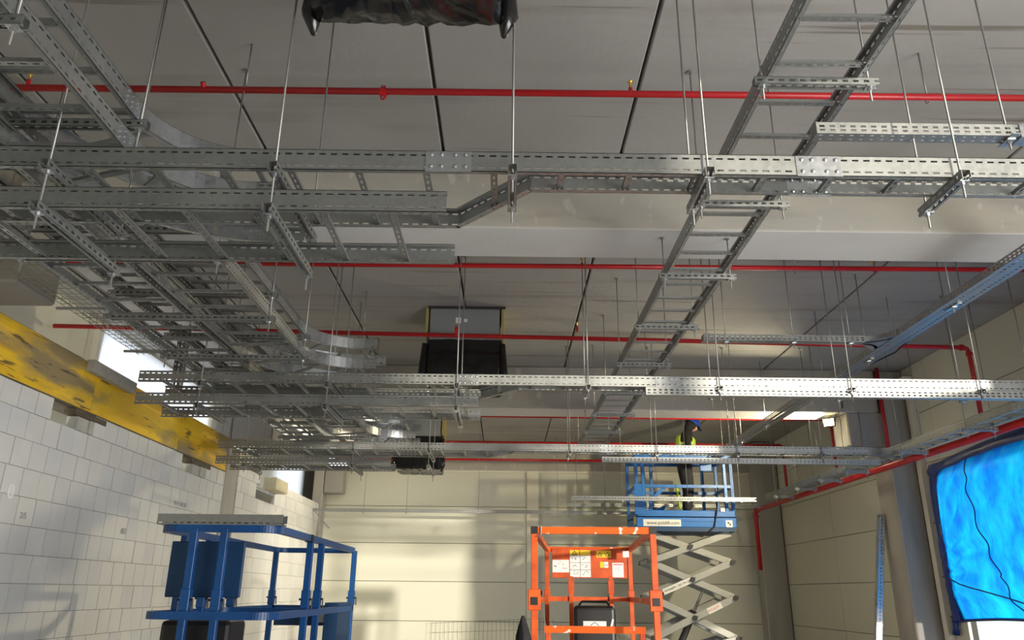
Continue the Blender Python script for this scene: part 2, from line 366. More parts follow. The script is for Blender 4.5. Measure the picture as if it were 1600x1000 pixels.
# foil sheets in the two outer openings
def foil_fn(u, v):
    y = OY0 - .09 + u * (OY1 - OY0 + .17); z = OZ0 - .1 + v * (OZ1 - OZ0 + .12)
    return (WX + .05 + .03 * noise.noise((y * 1.5, z * 1.0, 0)) + .012 * noise.noise((y * 5, z * 1.2, 4)), y, z)
tag(MB().grid(foil_fn, 40, 16).build('foil_sheet', 'foil', smooth=True), 'large white foil sheet glowing with daylight beyond yellow beam', 'sheet')
tag(MB().grid(lambda u, v: (-5.2 + u * .63, 17.62 + .02 * noise.noise((u * 4, v * 3, 7)), 1.63 + v * 1.12), 16, 16).build('foil_sheet', 'foil', smooth=True), 'small white foil sheet in far left corner above blocks', 'sheet')

# ------------------------------------------------------------------ blue tarpaulin on the right wall
def tarp_fn(u, v):
    y = 10.93 - u * 4.49; z = -.303 + v * 2.17
    z += .13 * v * math.sin(min(1, u * 2.2) * math.pi / 2) - .13 * v + .06 * (1 - v) * math.sin(u * 5)
    edge = min(1, min(u, 1 - u) * 7) * min(1, min(v, 1 - v) * 6)
    x = 6.02 - .245 * edge * (.6 + .4 * math.sin(v * 3)) - .03 * noise.noise((y * 2, z * 1.4, 0)) * edge
    ang = math.atan2(v - .28, u * 2 + .02)
    x -= .055 * math.sin(ang * 22 + 2 * noise.noise((u * 5, v * 5, 2))) * math.exp(-u * 3.2) * edge
    x -= .02 * math.sin(ang * 9 + 3) * math.exp(-u * 2) * edge
    x -= .014 * noise.noise((y * 7, z * 2.4, 3)) * edge
    return (x, y, z)
tp = thing('tarpaulin', 'bright blue tarpaulin bulging over the opening in right wall', 'tarpaulin', (0, 0, 0))
MB().grid(tarp_fn, 110, 60).build('sheet', 'tarp', tp, smooth=True)
def strip(fn, n, r, m, name, parent):
    pts = [fn(i / n) for i in range(n + 1)]; return MB().tube(pts, r, 6).build(name, m, parent, smooth=True)
off = lambda p, d=.012: (p[0] - d, p[1], p[2])
MB().grid(lambda u, v: off(tarp_fn(u, 0.925 + v * .075), .02 + .06 * math.sin(v * 3.1) * (.7 + .5 * noise.noise((u * 9, 0, 0)))), 80, 6).build('hem', 'tarp_edge', tp, smooth=True)
MB().grid(lambda u, v: off(tarp_fn(u * (.034 + .02 * max(0, v - .25) + .03 * max(0, v - .8)), v), .02 + .06 * math.sin(u * 3.1)), 5, 50).build('hem', 'tarp_edge', tp, smooth=True)
strip(lambda t: off(tarp_fn(t, .0), .006), 60, .02, 'tarp_edge', 'hem', tp)
strip(lambda t: off(tarp_fn(.235 + .13 * t - .03 * max(0, t - .75) * 4 + .006 * math.sin(t * 9) + .012 * math.sin(t * 40) * (t > .75), .93 - t * .92), .012), 60, .008, 'tarp_edge', 'cord', tp)
strip(lambda t: off(tarp_fn(.02 + .5 * t, .27 - t * .26), .016), 24, .009, 'tarp_edge', 'cord', tp)
for v in (.62, .27, .02):
    p = tarp_fn(0.01, v); MB().tube([(p[0] - .012, p[1], p[2]), (p[0], p[1] + .26, p[2] + .02)], .007, 6).build('tie', 'black', tp)
p = tarp_fn(0.01, .02); MB().tube([(p[0] - .03, p[1] + .01, p[2]), (p[0] - .035, p[1] + .03, p[2] - .12), (p[0] - .035, p[1] + .05, p[2] - .21)], [.04, .035, .046], 8).build('knotted_corner', 'tarp_edge', tp, smooth=True)

# ------------------------------------------------------------------ cable ladders, trays, trapeze hangers
PITCH, SLOT = .05, .029
def strip_slots(b, L, axis, c0, c1, t0, t1, pitch=PITCH, slot=SLOT, x0=0.0):
    """bridges between slots: boxes along x; axis 'z' -> a web strip z c0..c1, thickness y t0..t1; 'y' -> a flat strip"""
    n = int(L / pitch)
    for i in range(n + 1):
        a = x0 + i * pitch - (pitch - slot) / 2; e = a + pitch - slot
        a = max(a, x0); e = min(e, x0 + L)
        if e <= a: continue
        if axis == 'z': b.box(a, e, t0, t1, c0, c1)
        else: b.box(a, e, c0, c1, t0, t1)
def rail_mesh(L, h=.1, inward=1, flange=.024, two=True):
    """slotted C rail lying along x, web at y = 0, flanges pointing inward"""
    b = MB(); t = .0025
    y0, y1 = (0, t) if inward > 0 else (-t, 0)
    sh = .009
    zs = [0, h * .2 - sh / 2, h * .2 + sh / 2, h * .78 - sh / 2, h * .78 + sh / 2, h] if two else [0, h * .45 - sh / 2, h * .45 + sh / 2, h]
    for k in range(0, len(zs), 2): b.box(0, L, y0, y1, zs[k], zs[k + 1])
    for k in range(1, len(zs) - 1, 2): strip_slots(b, L, 'z', zs[k], zs[k + 1], y0, y1)
    f = flange * inward
    ya, yb_ = sorted((0, f)); b.box(0, L, ya, yb_, h - t, h)
    m0, m1 = f * .4, f * .62
    for p, q in ((0, m0), (m1, f)):
        a, c = sorted((p, q)); b.box(0, L, a, c, 0, t)
    a, c = sorted((m0, m1)); strip_slots(b, L, 'y', a, c, 0, t, slot=.016)
    l0, l1 = sorted((f, f - t * inward)); b.box(0, L, l0, l1, h - .012, h)
    return b
def rung_mesh(w):
    """slotted channel rung lying along y, 0..w"""
    b = MB(); t = .0025; q = .015
    b.box(-q, -.004, 0, w, 0, t).box(.004, q, 0, w, 0, t)
    n = int(w / PITCH)
    for i in range(n + 1):
        a = max(0, i * PITCH - .011); e = min(w, i * PITCH + .011)
        if e > a: b.box(-.004, .004, a, e, 0, t)
    b.box(-q, -q + t, 0, w, 0, .018).box(q - t, q, 0, w, 0, .018)
    return b
RUNG = {}
def rungs(parent, xs, y0, y1, z=.012):
    w = round(y1 - y0, 3)
    if w not in RUNG: RUNG[w] = rung_mesh(w).mesh('rung', 'steel')
    for x in xs: link('rung', RUNG[w], parent, (x, y0, z))
def frange(a, b, s):
    out = []; x = a
    while x < b: out.append(x); x += s
    return out
def splice(parent, x, y, h=.1, side=-1, L=.2):
    b = MB(); t = .004
    y0, y1 = sorted((y, y + side * t)); b.box(x - L / 2, x + L / 2, y0, y1, -.004, h - .004)
    plate = b.build('splice_plate', 'bright', parent)
    c = MB()
    for dx in (-.075, -.03, .03, .075):
        for dz in (h * .2, h * .78):
            yy = y + side * .004
            c.tube([(x + dx, yy, dz), (x + dx, yy + side * .005, dz), (x + dx, yy + side * .008, dz)], [.0085, .0085, .003], 8)
    c.build('bolt_set', 'bright', plate)['kind'] = 'stuff'
def ladder(name, label, p0, L, w, z, rz=0.0, rung0=.1, rung_s=.3, h=.1, splices=(), group=None, far=None, mat_='steel', gaps=()):
    """p0 = start of near rail; runs along local x, far rail at local y = w"""
    t = thing('cable_ladder', label, 'cable ladder', (p0[0], p0[1], z), rz, group)
    rail_mesh(L, h, 1).build('side_rail', mat_, t)
    o = rail_mesh(L, h, -1).build('side_rail', mat_, t, (0, w, 0))
    rungs(t, frange(rung0, L, rung_s), .002, w - .002)
    for x in splices: splice(t, x, 0, h); splice(t, x, w, h, 1)
    return t

ROD_R = .0052
def channel_mesh(L, s=.041):
    """slotted strut channel along x from 0..L, top at z = 0, open below"""
    b = MB(); t = .003
    b.box(0, L, -s / 2, s / 2, -t, 0)
    for sg in (-1, 1):
        y0, y1 = sorted((sg * s / 2, sg * (s / 2 - t)))
        b.box(0, L, y0, y1, -s, -s * .66).box(0, L, y0, y1, -s * .34, 0)
        strip_slots(b, L, 'z', -s * .66, -s * .34, y0, y1, slot=.026)
        y0, y1 = sorted((sg * s / 2, sg * (s / 2 - .010))); b.box(0, L, y0, y1, -s, -s + t)
    return b
def nut_mesh():
    b = MB(); b.box(-.021, .021, -.021, .021, -.005, 0); b.tube([(0, 0, -.005), (0, 0, -.017)], .011, 6); return b.mesh('nut', 'bright')
NUT = nut_mesh(); CHAN = {}; RODM = {}
def rod_mesh(L):
    L = round(L, 2)
    if L not in RODM: RODM[L] = MB().tube([(0, 0, 0), (0, 0, L)], ROD_R, 6).mesh('threaded_rod', 'rod', True)
    return RODM[L]
def hanger(label, p, q, levels, top=None, group=None, inset=.04, tail=.075, rods=(0, 1)):
    """trapeze: slotted channels from p to q (plan points) at the given top levels, on threaded rods from the soffit"""
    d = Vector((q[0] - p[0], q[1] - p[1])); L = d.length; rz = math.atan2(d.y, d.x)
    zl = min(levels)
    t = thing('trapeze_hanger', label, 'hanger', (p[0], p[1], zl), rz, group)
    k = round(L, 3)
    if k not in CHAN: CHAN[k] = channel_mesh(L).mesh('channel', 'steel')
    for z in levels:
        link('channel', CHAN[k], t, (0, 0, z - zl))
        for x in (inset, L - inset): link('nut', NUT, t, (x, 0, z - zl - .041))
    for i in rods:
        x = (inset, L - inset)[i]
        wy = p[1] + d.y / L * x
        zt = (top if top is not None else soffit(wy)) - zl
        link('threaded_rod', rod_mesh(zt + .041 + tail), t, (x, 0, -.041 - tail))
        if top is None: MB().tube([(0, 0, -.012), (0, 0, 0)], .02, 8).build('ceiling_anchor', 'rod', t, (x, 0, zt))
    return t

ZU, ZL = 1.735, 1.535          # the two tiers of the cross ladders
E1, E2 = 2.10, 1.91            # the two tiers of the long bundle on the left
def cross(names, y0, x0, x1, xl, with_lower, x_lo, spl, sp_lo=(), w=.56, wn=.18, rx=(-.25, .1), r0=(.1, .1)):
    """upper ladder that narrows through a reducer, and a lower ladder under its left part"""
    y1 = y0 + w; yn = y0 + wn
    t = thing('cable_ladder', names[0], 'cable ladder', (x0, y0, ZU))
    L = x1 - x0
    rail_mesh(L).build('side_rail', 'steel', t)
    rail_mesh(rx[0] - x0, .1, -1).build('side_rail', 'steel', t, (0, w, 0))
    rail_mesh(x1 - rx[1], .1, -1).build('side_rail', 'steel', t, (rx[1] - x0, wn, 0))
    d = Vector((rx[1] - rx[0], wn - w)); rd = rail_mesh(d.length, .1, -1, .03).build('reducer', 'bright', t, (rx[0] - x0, w, 0))
    rd.rotation_euler[2] = math.atan2(d.y, d.x)
    xs = frange(r0[0], L, .3)
    rungs(t, [x for x in xs if x + x0 < rx[0]], .002, w - .002)
    rungs(t, [x for x in xs if rx[0] <= x + x0 < rx[1]], .002, (w + wn) / 2)
    rungs(t, [x for x in xs if x + x0 >= rx[1]], .002, wn - .002)
    for x in spl: splice(t, x - x0, 0); 
    for x in spl:
        if x > rx[1]: splice(t, x - x0 + .02, wn, side=-1)
    if with_lower:
        ladder('cable_ladder', names[1], (xl, y0), x_lo - xl, w, ZL, rung0=r0[1], splices=[x - xl for x in sp_lo])
cross(('nearest cross cable ladder spanning the whole picture, upper tier', 'nearest lower-tier cross cable ladder, cut off left of centre'), 2.95, -4.0, 4.72, -4.0, True, -.27, (-.27, 1.36), r0=(.03, .19))
cross(('middle upper cross cable ladder passing in front of the long centre ladder', 'middle lower-tier cross cable ladder ending below black duct wrap'), 6.62, -3.27, 4.72, -3.27, True, -.25, (-.35, 1.42, 4.2), r0=(.2, .2))
cross(('far upper cross cable ladder passing before the worker in the lift', 'far lower-tier cross cable ladder above back wall'), 9.97, -3.75, 4.72, -3.75, True, -1.5, (1.3, 4.2), r0=(.2, .2))
def trap_row(label, xs, y0, y1, levels, start=0):
    for i, x in enumerate(xs):
        hanger(label % ORD[i + start], (x, y0 - .07), (x, y1), levels)
trap_row('two-tier trapeze hanger under nearest cross ladders, %s from left', (-1.99, -1.015), 2.95, 3.62, (ZU, ZL))
trap_row('single trapeze hanger under nearest cross ladder right of its reducer, %s from left', (.012, .86, 1.96), 2.95, 3.25, (ZU,))
trap_row('two-tier trapeze hanger under middle cross ladders, %s from left', (-2.70, -1.585, -.445), 6.62, 7.30, (ZU, ZL))
trap_row('single trapeze hanger under middle cross ladder, %s from reducer', (.715, 1.88, 3.05, 4.2), 6.62, 6.92, (ZU,))
trap_row('two-tier trapeze hanger under far cross ladders, %s from left', (-3.36, -1.98, -1.0 - .0), 9.97, 10.65, (ZU, ZL))
trap_row('single trapeze hanger under far cross ladder, %s from reducer', (.82, 1.95, 3.0, 4.1), 9.97, 10.3, (ZU,))

# the long centre ladder
BX0, BX1, BZ = 1.205, 1.655, 2.30
bl = thing('cable_ladder', 'long cable ladder receding down the centre right of the hall', 'cable ladder', (BX1, .6, BZ), R(90))
LB = 12.2
rail_mesh(LB).build('side_rail', 'steel', bl); rail_mesh(LB, .1, -1).build('side_rail', 'steel', bl, (0, BX1 - BX0, 0))
rungs(bl, frange(.24, LB, .3), .002, BX1 - BX0 - .002)
for i, y in enumerate((1.85, 3.03, 4.235, 5.39, 6.575, 7.79, 8.98, 10.2, 11.4, 12.6)):
    hanger('trapeze hanger under the long centre ladder, %s from the camera' % ORD[i], (1.145, y), (1.73, y), (BZ,))

# ------------------------------------------------------------------ the two-tier bundle on the left
def arc_rail(c, r, a0, a1, h, inward, n=14):
    b = MB(); t = .003
    def P(rr, a, z): return (c[0] + rr * math.cos(a), c[1] + rr * math.sin(a), z)
    for i in range(n):
        p, q = a0 + (a1 - a0) * i / n, a0 + (a1 - a0) * (i + 1) / n
        for (ra, rb, za, zb) in ((r, r + inward * t, 0, h), (r, r + inward * .028, 0, t), (r, r + inward * .028, h - t, h)):
            k = len(b.v)
            b.v += [P(ra, p, za), P(rb, p, za), P(rb, q, za), P(ra, q, za), P(ra, p, zb), P(rb, p, zb), P(rb, q, zb), P(ra, q, zb)]
            b.f += [(k, k + 1, k + 2, k + 3), (k + 7, k + 6, k + 5, k + 4), (k, k + 4, k + 5, k + 1), (k + 2, k + 6, k + 7, k + 3), (k + 1, k + 5, k + 6, k + 2), (k, k + 3, k + 7, k + 4)]
    return b
def bend(label, x, y, z, w, ri=.45, tail=.12):
    """right-turning ladder bend: heading +y at (x, y) on its right rail, leaving towards +x"""
    t = thing('ladder_bend', label, 'ladder bend', (x, y, z))
    c = (ri, 0)
    arc_rail(c, ri, math.pi, math.pi / 2, .1, 1).build('inner_rail', 'bright', t)
    arc_rail(c, ri + w, math.pi, math.pi / 2, .1, -1).build('outer_rail', 'bright', t)
    for nm, rr, iw in (('inner_rail', ri, 1), ('outer_rail', ri + w, -1)):
        rail_mesh(tail, .1, iw).build('end_piece', 'steel', t, (ri, rr, 0))
    for a in (160, 135, 112, 92):
        a = R(a); b = MB().bar((c[0] + ri * math.cos(a), ri * math.sin(a), .012), (c[0] + (ri + w) * math.cos(a), (ri + w) * math.sin(a), .012), .03, .018)
        b.build('rung', 'steel', t)
    cpl = MB().box(-.004, 0, -.11, .09, 0, .098).build('splice_plate', 'bright', t)
    c2 = MB()
    for dy in (-.08, -.035, .02, .06):
        for dz in (.022, .05, .078): c2.tube([(.0, dy, dz), (.008, dy, dz)], .008, 8)
    c2.build('bolt_set', 'bright', cpl)['kind'] = 'stuff'
    return t
tier = ((E1, 'upper'), (E2, 'lower'))
for z, nm in tier:
    ladder('cable_ladder', 'left long cable ladder of the bundle over block wall side, %s tier' % nm, (-2.37, -1.0), 13.6, .55, z, R(90), rung0=.1, splices=(5.4, 8.4))
    for k, (a, b, wh) in enumerate(((-1.0, 3.1, 'nearest'), (4.42, 6.3, 'middle'), (7.5, 9.62, 'far'))):
        ladder('cable_ladder', '%s right-hand cable ladder of left bundle before its bend, %s tier' % (wh, nm), (-1.77, a), b - a, .55, z, R(90), rung0=.2)
        bend('curved right-turn ladder bend at the %s cross ladders, %s tier' % (wh, nm), -1.77, b, z, .55)
for i, y in enumerate((2.23, 3.15, 4.28, 5.36, 6.36, 7.5, 8.62, 10.0, 11.4)):
    hanger('two-tier trapeze hanger under the left bundle, %s from the camera' % ORD[i], (-2.98, y), (-1.72, y), (E1, E2))
mt = thing('wire_mesh_tray', 'wire mesh cable tray along outer side of left bundle', 'cable tray', (-3.22, 3.7, 1.93))
b = MB()
for x, z in [(0, .06), (0, .03), (0, 0), (.05, 0), (.1, 0), (.15, 0), (.2, 0), (.25, 0), (.25, .03), (.25, .06)]: b.tube([(x, 0, z), (x, 2.75, z)], .0028, 5)
b.build('long_wires', 'wire', mt)['kind'] = 'stuff'
b = MB()
for k in range(28): b.tube([(0, k * .1, .06), (0, k * .1, 0), (.25, k * .1, 0), (.25, k * .1, .06)], .0028, 5)
b.build('cross_wires', 'wire', mt)['kind'] = 'stuff'
for y in (.55, 1.55, 2.6): MB().box(-.06, .285, y, y + .02, -.022, -.004).build('support_bar', 'steel', mt)

# ------------------------------------------------------------------ slim perforated trays
def tray_mesh(L, h=.06, w=.07, rows=2):
    b = MB(); t = .002
    for sg, y in ((1, 0), (-1, w)):
        y0, y1 = sorted((y, y + sg * t)); zz = [0, h * .16, h * .36, h * .54, h * .74, h] if rows == 2 else [0, h * .33, h * .67, h] if rows == 1 else [0, h * .10, h * .22, h]
        for k in range(0, len(zz), 2): b.box(0, L, y0, y1, zz[k], zz[k + 1])
        for k in range(1, len(zz) - 1, 2): strip_slots(b, L, 'z', zz[k], zz[k + 1], y0, y1, slot=.026)
    b.box(0, L, 0, w * .2, -t, 0).box(0, L, w * .32, w * .68, -t, 0).box(0, L, w * .8, w, -t, 0)
    strip_slots(b, L, 'y', w * .2, w * .32, -t, 0, slot=.026); strip_slots(b, L, 'y', w * .68, w * .8, -t, 0, slot=.026)
    return b
def tray(label, p, L, z, rz=0.0, h=.06, w=.07, rows=2, m='steel'):
    t = thing('perforated_tray', label, 'cable tray', (p[0], p[1], z), rz)
    tray_mesh(L, h, w, rows).build('channel_body', m, t)
    MB().box(-.004, .004, -.003, w + .003, -.003, h).build('end_collar', m, t)
    return t
def single(label, p, z, w, h, under=.0):
    """one rod with a small clip that carries a slim tray"""
    t = thing('rod_hanger', label, 'hanger', (p[0], p[1], z))
    wy = p[1]
    link('threaded_rod', rod_mesh(soffit(wy) - z + .06), t, (0, 0, -.06))
    MB().box(-.018, .018, -w, w, -.012, -.005).build('clip', 'bright', t)
    link('nut', NUT, t, (0, 0, -.012))
    return t
A3 = tray('cream-lit perforated tray near upper right above nearest ladder', (1.48, 3.17), 3.2, 2.10)
MB().box(.98, 1.04, -.005, .075, -.012, .062).build('coupling_clip', 'bright', A3)
single('rod hanger carrying near tray at upper right edge', (2.42, 3.2), 2.10, .06, .06)
tray('lower slim perforated tray under the middle cross ladder, right part', (1.23, 6.60), 3.45, 1.66, h=.07)
tray('lower slim perforated tray under the far cross ladder before worker', (1.24, 9.95), 3.6, 1.605, h=.065)
F = tray('slim perforated tray receding along right side under ceiling', (3.82, .6), 13.8, 2.30, R(90), w=.18)
tray('short slim tray joining the receding right tray from the left', (1.88, 6.98), 1.55, 2.30, w=.09)
tj = thing('tray_tee', 'curved tee joining short slim tray to receding right tray', 'tray fitting', (3.43, 6.98, 2.30))
arc_rail((0, -.2), .2, math.pi / 2, 0, .06, 1).build('curved_side', 'bright', tj, (0, 0, 0))
arc_rail((0, .29), .2, -math.pi / 2, 0, .06, 1).build('curved_side', 'bright', tj)
MB().quad((0, 0, 0), (.2, -.2, 0), (.2, .29, 0), (0, .09, 0)).build('base_plate', 'bright', tj)
for i, y in enumerate((3.4, 4.7, 6.0, 7.6, 8.75, 10.9, 12.1, 13.2)):
    single('rod hanger of the receding right slim tray, %s from camera' % ORD[i], (3.73, y), 2.30, .10, .06)
for i, x in enumerate((2.1, 2.75, 3.3)):
    single('rod hanger of short slim tray at right, %s from left' % ORD[i], (x, 7.02), 2.30, .06, .06)
K1 = tray('slim perforated tray in front of the worker at deck height', (1.18, 13.98), 3.3, 1.575, h=.07, rows=1)
for i, x in enumerate((2.09, 3.26, 4.2)): single('rod hanger of slim tray before the lift deck, %s from left' % ORD[i], (x, 14.01), 1.575, .06, .06)
K2 = tray('slim perforated tray passing behind the lift deck', (1.3, 16.5), 4.2, 1.73, h=.06, rows=1)
for i, x in enumerate((1.5, 2.1, 3.2, 4.6)): single('rod hanger of slim tray behind lift deck, %s from left' % ORD[i], (x, 16.53), 1.73, .06, .06)
K3 = tray('long slim tray in front of the back wall, bracketed at left', (-4.05, 16.62), 7.23, 1.586, h=.058, w=.07, rows=1)
b = MB().bar((.03, .02, -.012), (.36, .02, -.35), .018, .024); b.build('diagonal_bracket', 'steel', K3)
for i, x in enumerate((-3.0, -2.1, -.58, 1.1, 2.1)): single('rod hanger of long slim tray at back wall, %s from left' % ORD[i], (x, 16.655), 1.586, .05, .06)
vt = tray('upright perforated tray piece standing against the white foil light', (-3.3, 7.62), .75, 1.85, w=.1); vt.rotation_euler = (0, R(-90), R(90))
link('threaded_rod', rod_mesh(.7), vt).matrix_world = Matrix.Translation((-3.3, 7.64, 2.57))

# the ladder along the right wall side
GX = 5.0
gl = thing('cable_ladder', 'long cable ladder receding along right side above red main pipe', 'cable ladder', (GX + .22, 2.0, ZU), R(90))
LG = 13.1
rail_mesh(LG).build('side_rail', 'steel', gl); rail_mesh(LG, .1, -1).build('side_rail', 'steel', gl, (0, .22, 0))
rungs(gl, frange(.1, LG, .3), .002, .218)
for y in (10.7, 7.3): splice(gl, y - 2.0, .22, side=1)
for i, y in enumerate((4.6, 5.8, 7.05, 8.2, 9.65, 11.3, 12.25, 13.3, 14.4)):
    hanger('trapeze hanger under right-hand long ladder, %s from the camera' % ORD[i], (GX - .06, y), (GX + .32, y), (ZU,))
for (y, wh) in ((2.95, 'nearest'), (6.62, 'middle'), (9.97, 'far')):
    jt = thing('ladder_branch', 'curved branch joining %s cross ladder to the right-hand long ladder' % wh, 'ladder fitting', (4.72, y, ZU))
    arc_rail((0, .28), .28, -math.pi / 2, 0, .1, -1).build('curved_rail', 'bright', jt)
    arc_rail((0, -.1), .28, math.pi / 2, 0, .1, 1).build('curved_rail', 'bright', jt)
    MB().quad((0, .02, .002), (.28, -.1, .002), (.28, .28, .002), (0, .17, .002)).build('base_plate', 'bright', jt)

# ------------------------------------------------------------------ red sprinkler pipes
def pipe(label, pts, r=.036, sprinklers=(), couplings=(), stubs=(), hangers=(), cap=False, elbow=True):
    t = thing('sprinkler_pipe', label, 'pipe', pts[0])
    o = Vector(pts[0]); P = [Vector(p) - o for p in pts]
    out = [P[0]]
    for a, b, c in zip(P, P[1:], P[2:]):
        d1 = (b - a).normalized(); d2 = (c - b).normalized(); rr = r * 2.6
        for k in range(7):
            s = k / 6; out.append((b - d1 * rr).lerp(b, s).lerp(b.lerp(b + d2 * rr, s), s))
    out.append(P[-1])
    MB().tube(out, r, 12).build('pipe_run', 'red', t, smooth=True)
    for b in P[1:-1]:
        d1 = (b - P[P.index(b) - 1]).normalized(); d2 = (P[P.index(b) + 1] - b).normalized()
        for q, d in ((b - d1 * r * 3, d1), (b + d2 * r * 3, d2)):
            MB().tube([q - d * .018, q + d * .018], r * 1.45, 12).build('grooved_coupling', 'red', t)
    for x in couplings:
        q = Vector((x, pts[0][1], pts[0][2])) - o
        MB().tube([q - Vector((.018, 0, 0)), q + Vector((.018, 0, 0))], r * 1.5, 12).box(q.x - .012, q.x + .012, q.y - .008, q.y + .008, q.z - r * 2.3, q.z + r * 2.3).build('grooved_coupling', 'red', t)
        MB().tube([q + Vector((0, -.014, r * 1.9)), q + Vector((0, .02, r * 1.9))], .007, 6).tube([q + Vector((0, -.014, -r * 1.9)), q + Vector((0, .02, -r * 1.9))], .007, 6).build('coupling_bolts', 'bright', t)
    for x in sprinklers:
        q = Vector((x, pts[0][1], pts[0][2])) - o
        MB().tube([q, q + Vector((0, 0, r + .035))], .013, 10).build('outlet', 'red', t)
        e = q + Vector((0, 0, r + .035)); MB().tube([e, e + Vector((0, 0, .018)), e + Vector((0, 0, .035)), e + Vector((0, 0, .043)), e + Vector((0, 0, .046))], [.007, .007, .012, .019, .020], 10).build('sprinkler_head', 'brass', t)
    for x in stubs:
        q = Vector((x, pts[0][1], pts[0][2])) - o
        MB().tube([q, q + Vector((0, -.04, .03))], .017, 10).build('outlet', 'red', t)
    for x in hangers:
        q = Vector((x, pts[0][1], pts[0][2])) - o
        n_ = 12; MB().tube([(q.x, q.y + (r + .003) * math.cos(k / n_ * 2 * math.pi + math.pi / 2) * (1.0), q.z + .006 + (r + .009) * math.sin(k / n_ * 2 * math.pi + math.pi / 2)) for k in range(n_ + 1)], .0035, 5).build('pipe_loop', 'rod', t)
        link('threaded_rod', rod_mesh(CEIL - pts[0][2] - r - .02), t, (q.x, q.y, q.z + r + .02))
    return t
PZ = 2.915
pipe('nearest red sprinkler pipe below ceiling, with capped left end', [(-3.107, 4.023, PZ), (6.0, 3.982, PZ)], .0215, sprinklers=(-2.99, .746), couplings=(-.79,), stubs=(-1.895,), hangers=(-1.644, 2.594))
pipe('second red sprinkler pipe, behind the first concrete beam', [(-5.13, 6.73, PZ), (6.0, 6.62, PZ)], .023, sprinklers=(.70, 3.5), hangers=(-3.5, -.496, 2.74))
pipe('third red sprinkler pipe, turning down at right wall', [(-5.13, 8.25, 2.795), (5.47, 8.67, 2.795), (5.47, 8.67, 1.78)], .026, sprinklers=(.787,), couplings=(-.583,), hangers=(-3.6, -1.63, 4.37))
pipe('fourth red sprinkler pipe, just beyond second concrete beam', [(-4.0, 13.26, PZ), (5.684, 13.26, PZ), (5.684, 13.26, 1.78)], .026, sprinklers=(.93,), hangers=(-1.75, 2.33))
pipe('fifth red sprinkler pipe, passing behind the worker', [(-4.0, 15.74, PZ), (5.684, 15.74, PZ), (5.684, 15.74, 1.78)], .026, hangers=(-1.75, 2.33))
pipe('last red sprinkler pipe, close to the back wall beam', [(-3.79, 17.08, 2.775), (2.45, 17.08, 2.775)], .026, hangers=(-1.46,))
pipe('upright red pipe down the right column beside second beam', [(5.597, 11.19, CEIL), (5.597, 11.19, 1.8)], .029)
pipe('thick red main pipe along right wall, turning down at back corner', [(5.422, 1.75, 1.737), (5.422, 17.08, 1.737), (5.422, 17.08, .5)], .046)

# ------------------------------------------------------------------ roof ducts wrapped in black film
def duct(label, x0, x1, y0, y1, zb, wrap_top, sag, back=False):
    t = thing('roof_duct', label, 'duct', (0, 0, 0))
    bevel(MB().box(x0, x1, y0, y1, zb, CEIL + .05).build('duct_box', 'duct', t), .01, 1)
    MB().box(x0 - .045, x0 - .015, y0 - .012, y1, wrap_top + .03, CEIL).build('insulation_edge', 'wool', t)
    MB().box(x1 + .02, x1 + .055, y0 - .012, y1, wrap_top + .03, CEIL).build('insulation_edge', 'wool', t)
    MB().box(x0 - .02, x1 + .07, y0 - .03, y0 - .012, CEIL - .03, CEIL).build('opening_frame', 'dark_end', t)
    cx, cy = (x0 + x1) / 2, (y0 + y1) / 2; rx_, ry = (x1 - x0) / 2 + .03, (y1 - y0) / 2 + .03
    def fn(u, v):
        a = u * 2 * math.pi
        c, s = math.cos(a), math.sin(a); m = max(abs(c), abs(s)); k = m ** .92
        sx, sy = c / k, s / k
        if v < .62:
            q = v / .62; z = wrap_top + (zb - sag - wrap_top) * q; g = 1 + .05 * math.sin(q * 3.1)
        else:
            q = (v - .62) / .38; z = zb - sag - .035 * math.sin(q * 1.6); g = 1 - q
        wr = .04 * noise.noise((sx * 5, sy * 5, z * 2)) + .025 * noise.noise((sx * 14, sy * 14, z * 4 + 5))
        z += .02 * noise.noise((sx * g * 9, sy * g * 2.5, 9)) * min(1, v * 2) + .012 * noise.noise((sx * g * 3 + sy * 5, sy * 12 * g, 4)) * (v > .5)
        return (cx + sx * rx_ * (g + wr * min(1, g * 2)), cy + sy * ry * (g + wr * min(1, g * 2)), z)
    MB().grid(fn, 96, 26).build('film_wrap', 'film', t, smooth=True)
    ye = y1 + .03 if back else y0 - .04
    for sx in (-1, 1): MB().tube([(cx + sx * rx_ * 1.02, ye, wrap_top - .06), (cx + sx * (rx_ + .03), ye, zb - sag + .06), (cx + sx * (rx_ + .01), ye, zb - sag - .06)], [.035, .05, .012], 7).build('gathered_film_corner', 'film', t, smooth=True)
    return t
duct('roof duct box wrapped in black film, at top edge of picture', -.875, -.076, 2.19, 2.885, 2.535, 3.03, .05, True)
d2 = duct('grey roof duct with black film skirt, centre of ceiling', -.945, -.10, 8.745, 9.5, 2.51, 2.84, .17)
MB().box(-.63, -.566, 8.736, 8.745, 3.055, 3.125).box(-.536, -.49, 8.736, 8.745, 3.07, 3.11).build('label', 'white', d2)
duct('small distant roof duct wrapped in black film, far left', -2.07, -1.26, 14.575, 15.27, 2.45, 2.80, .27)

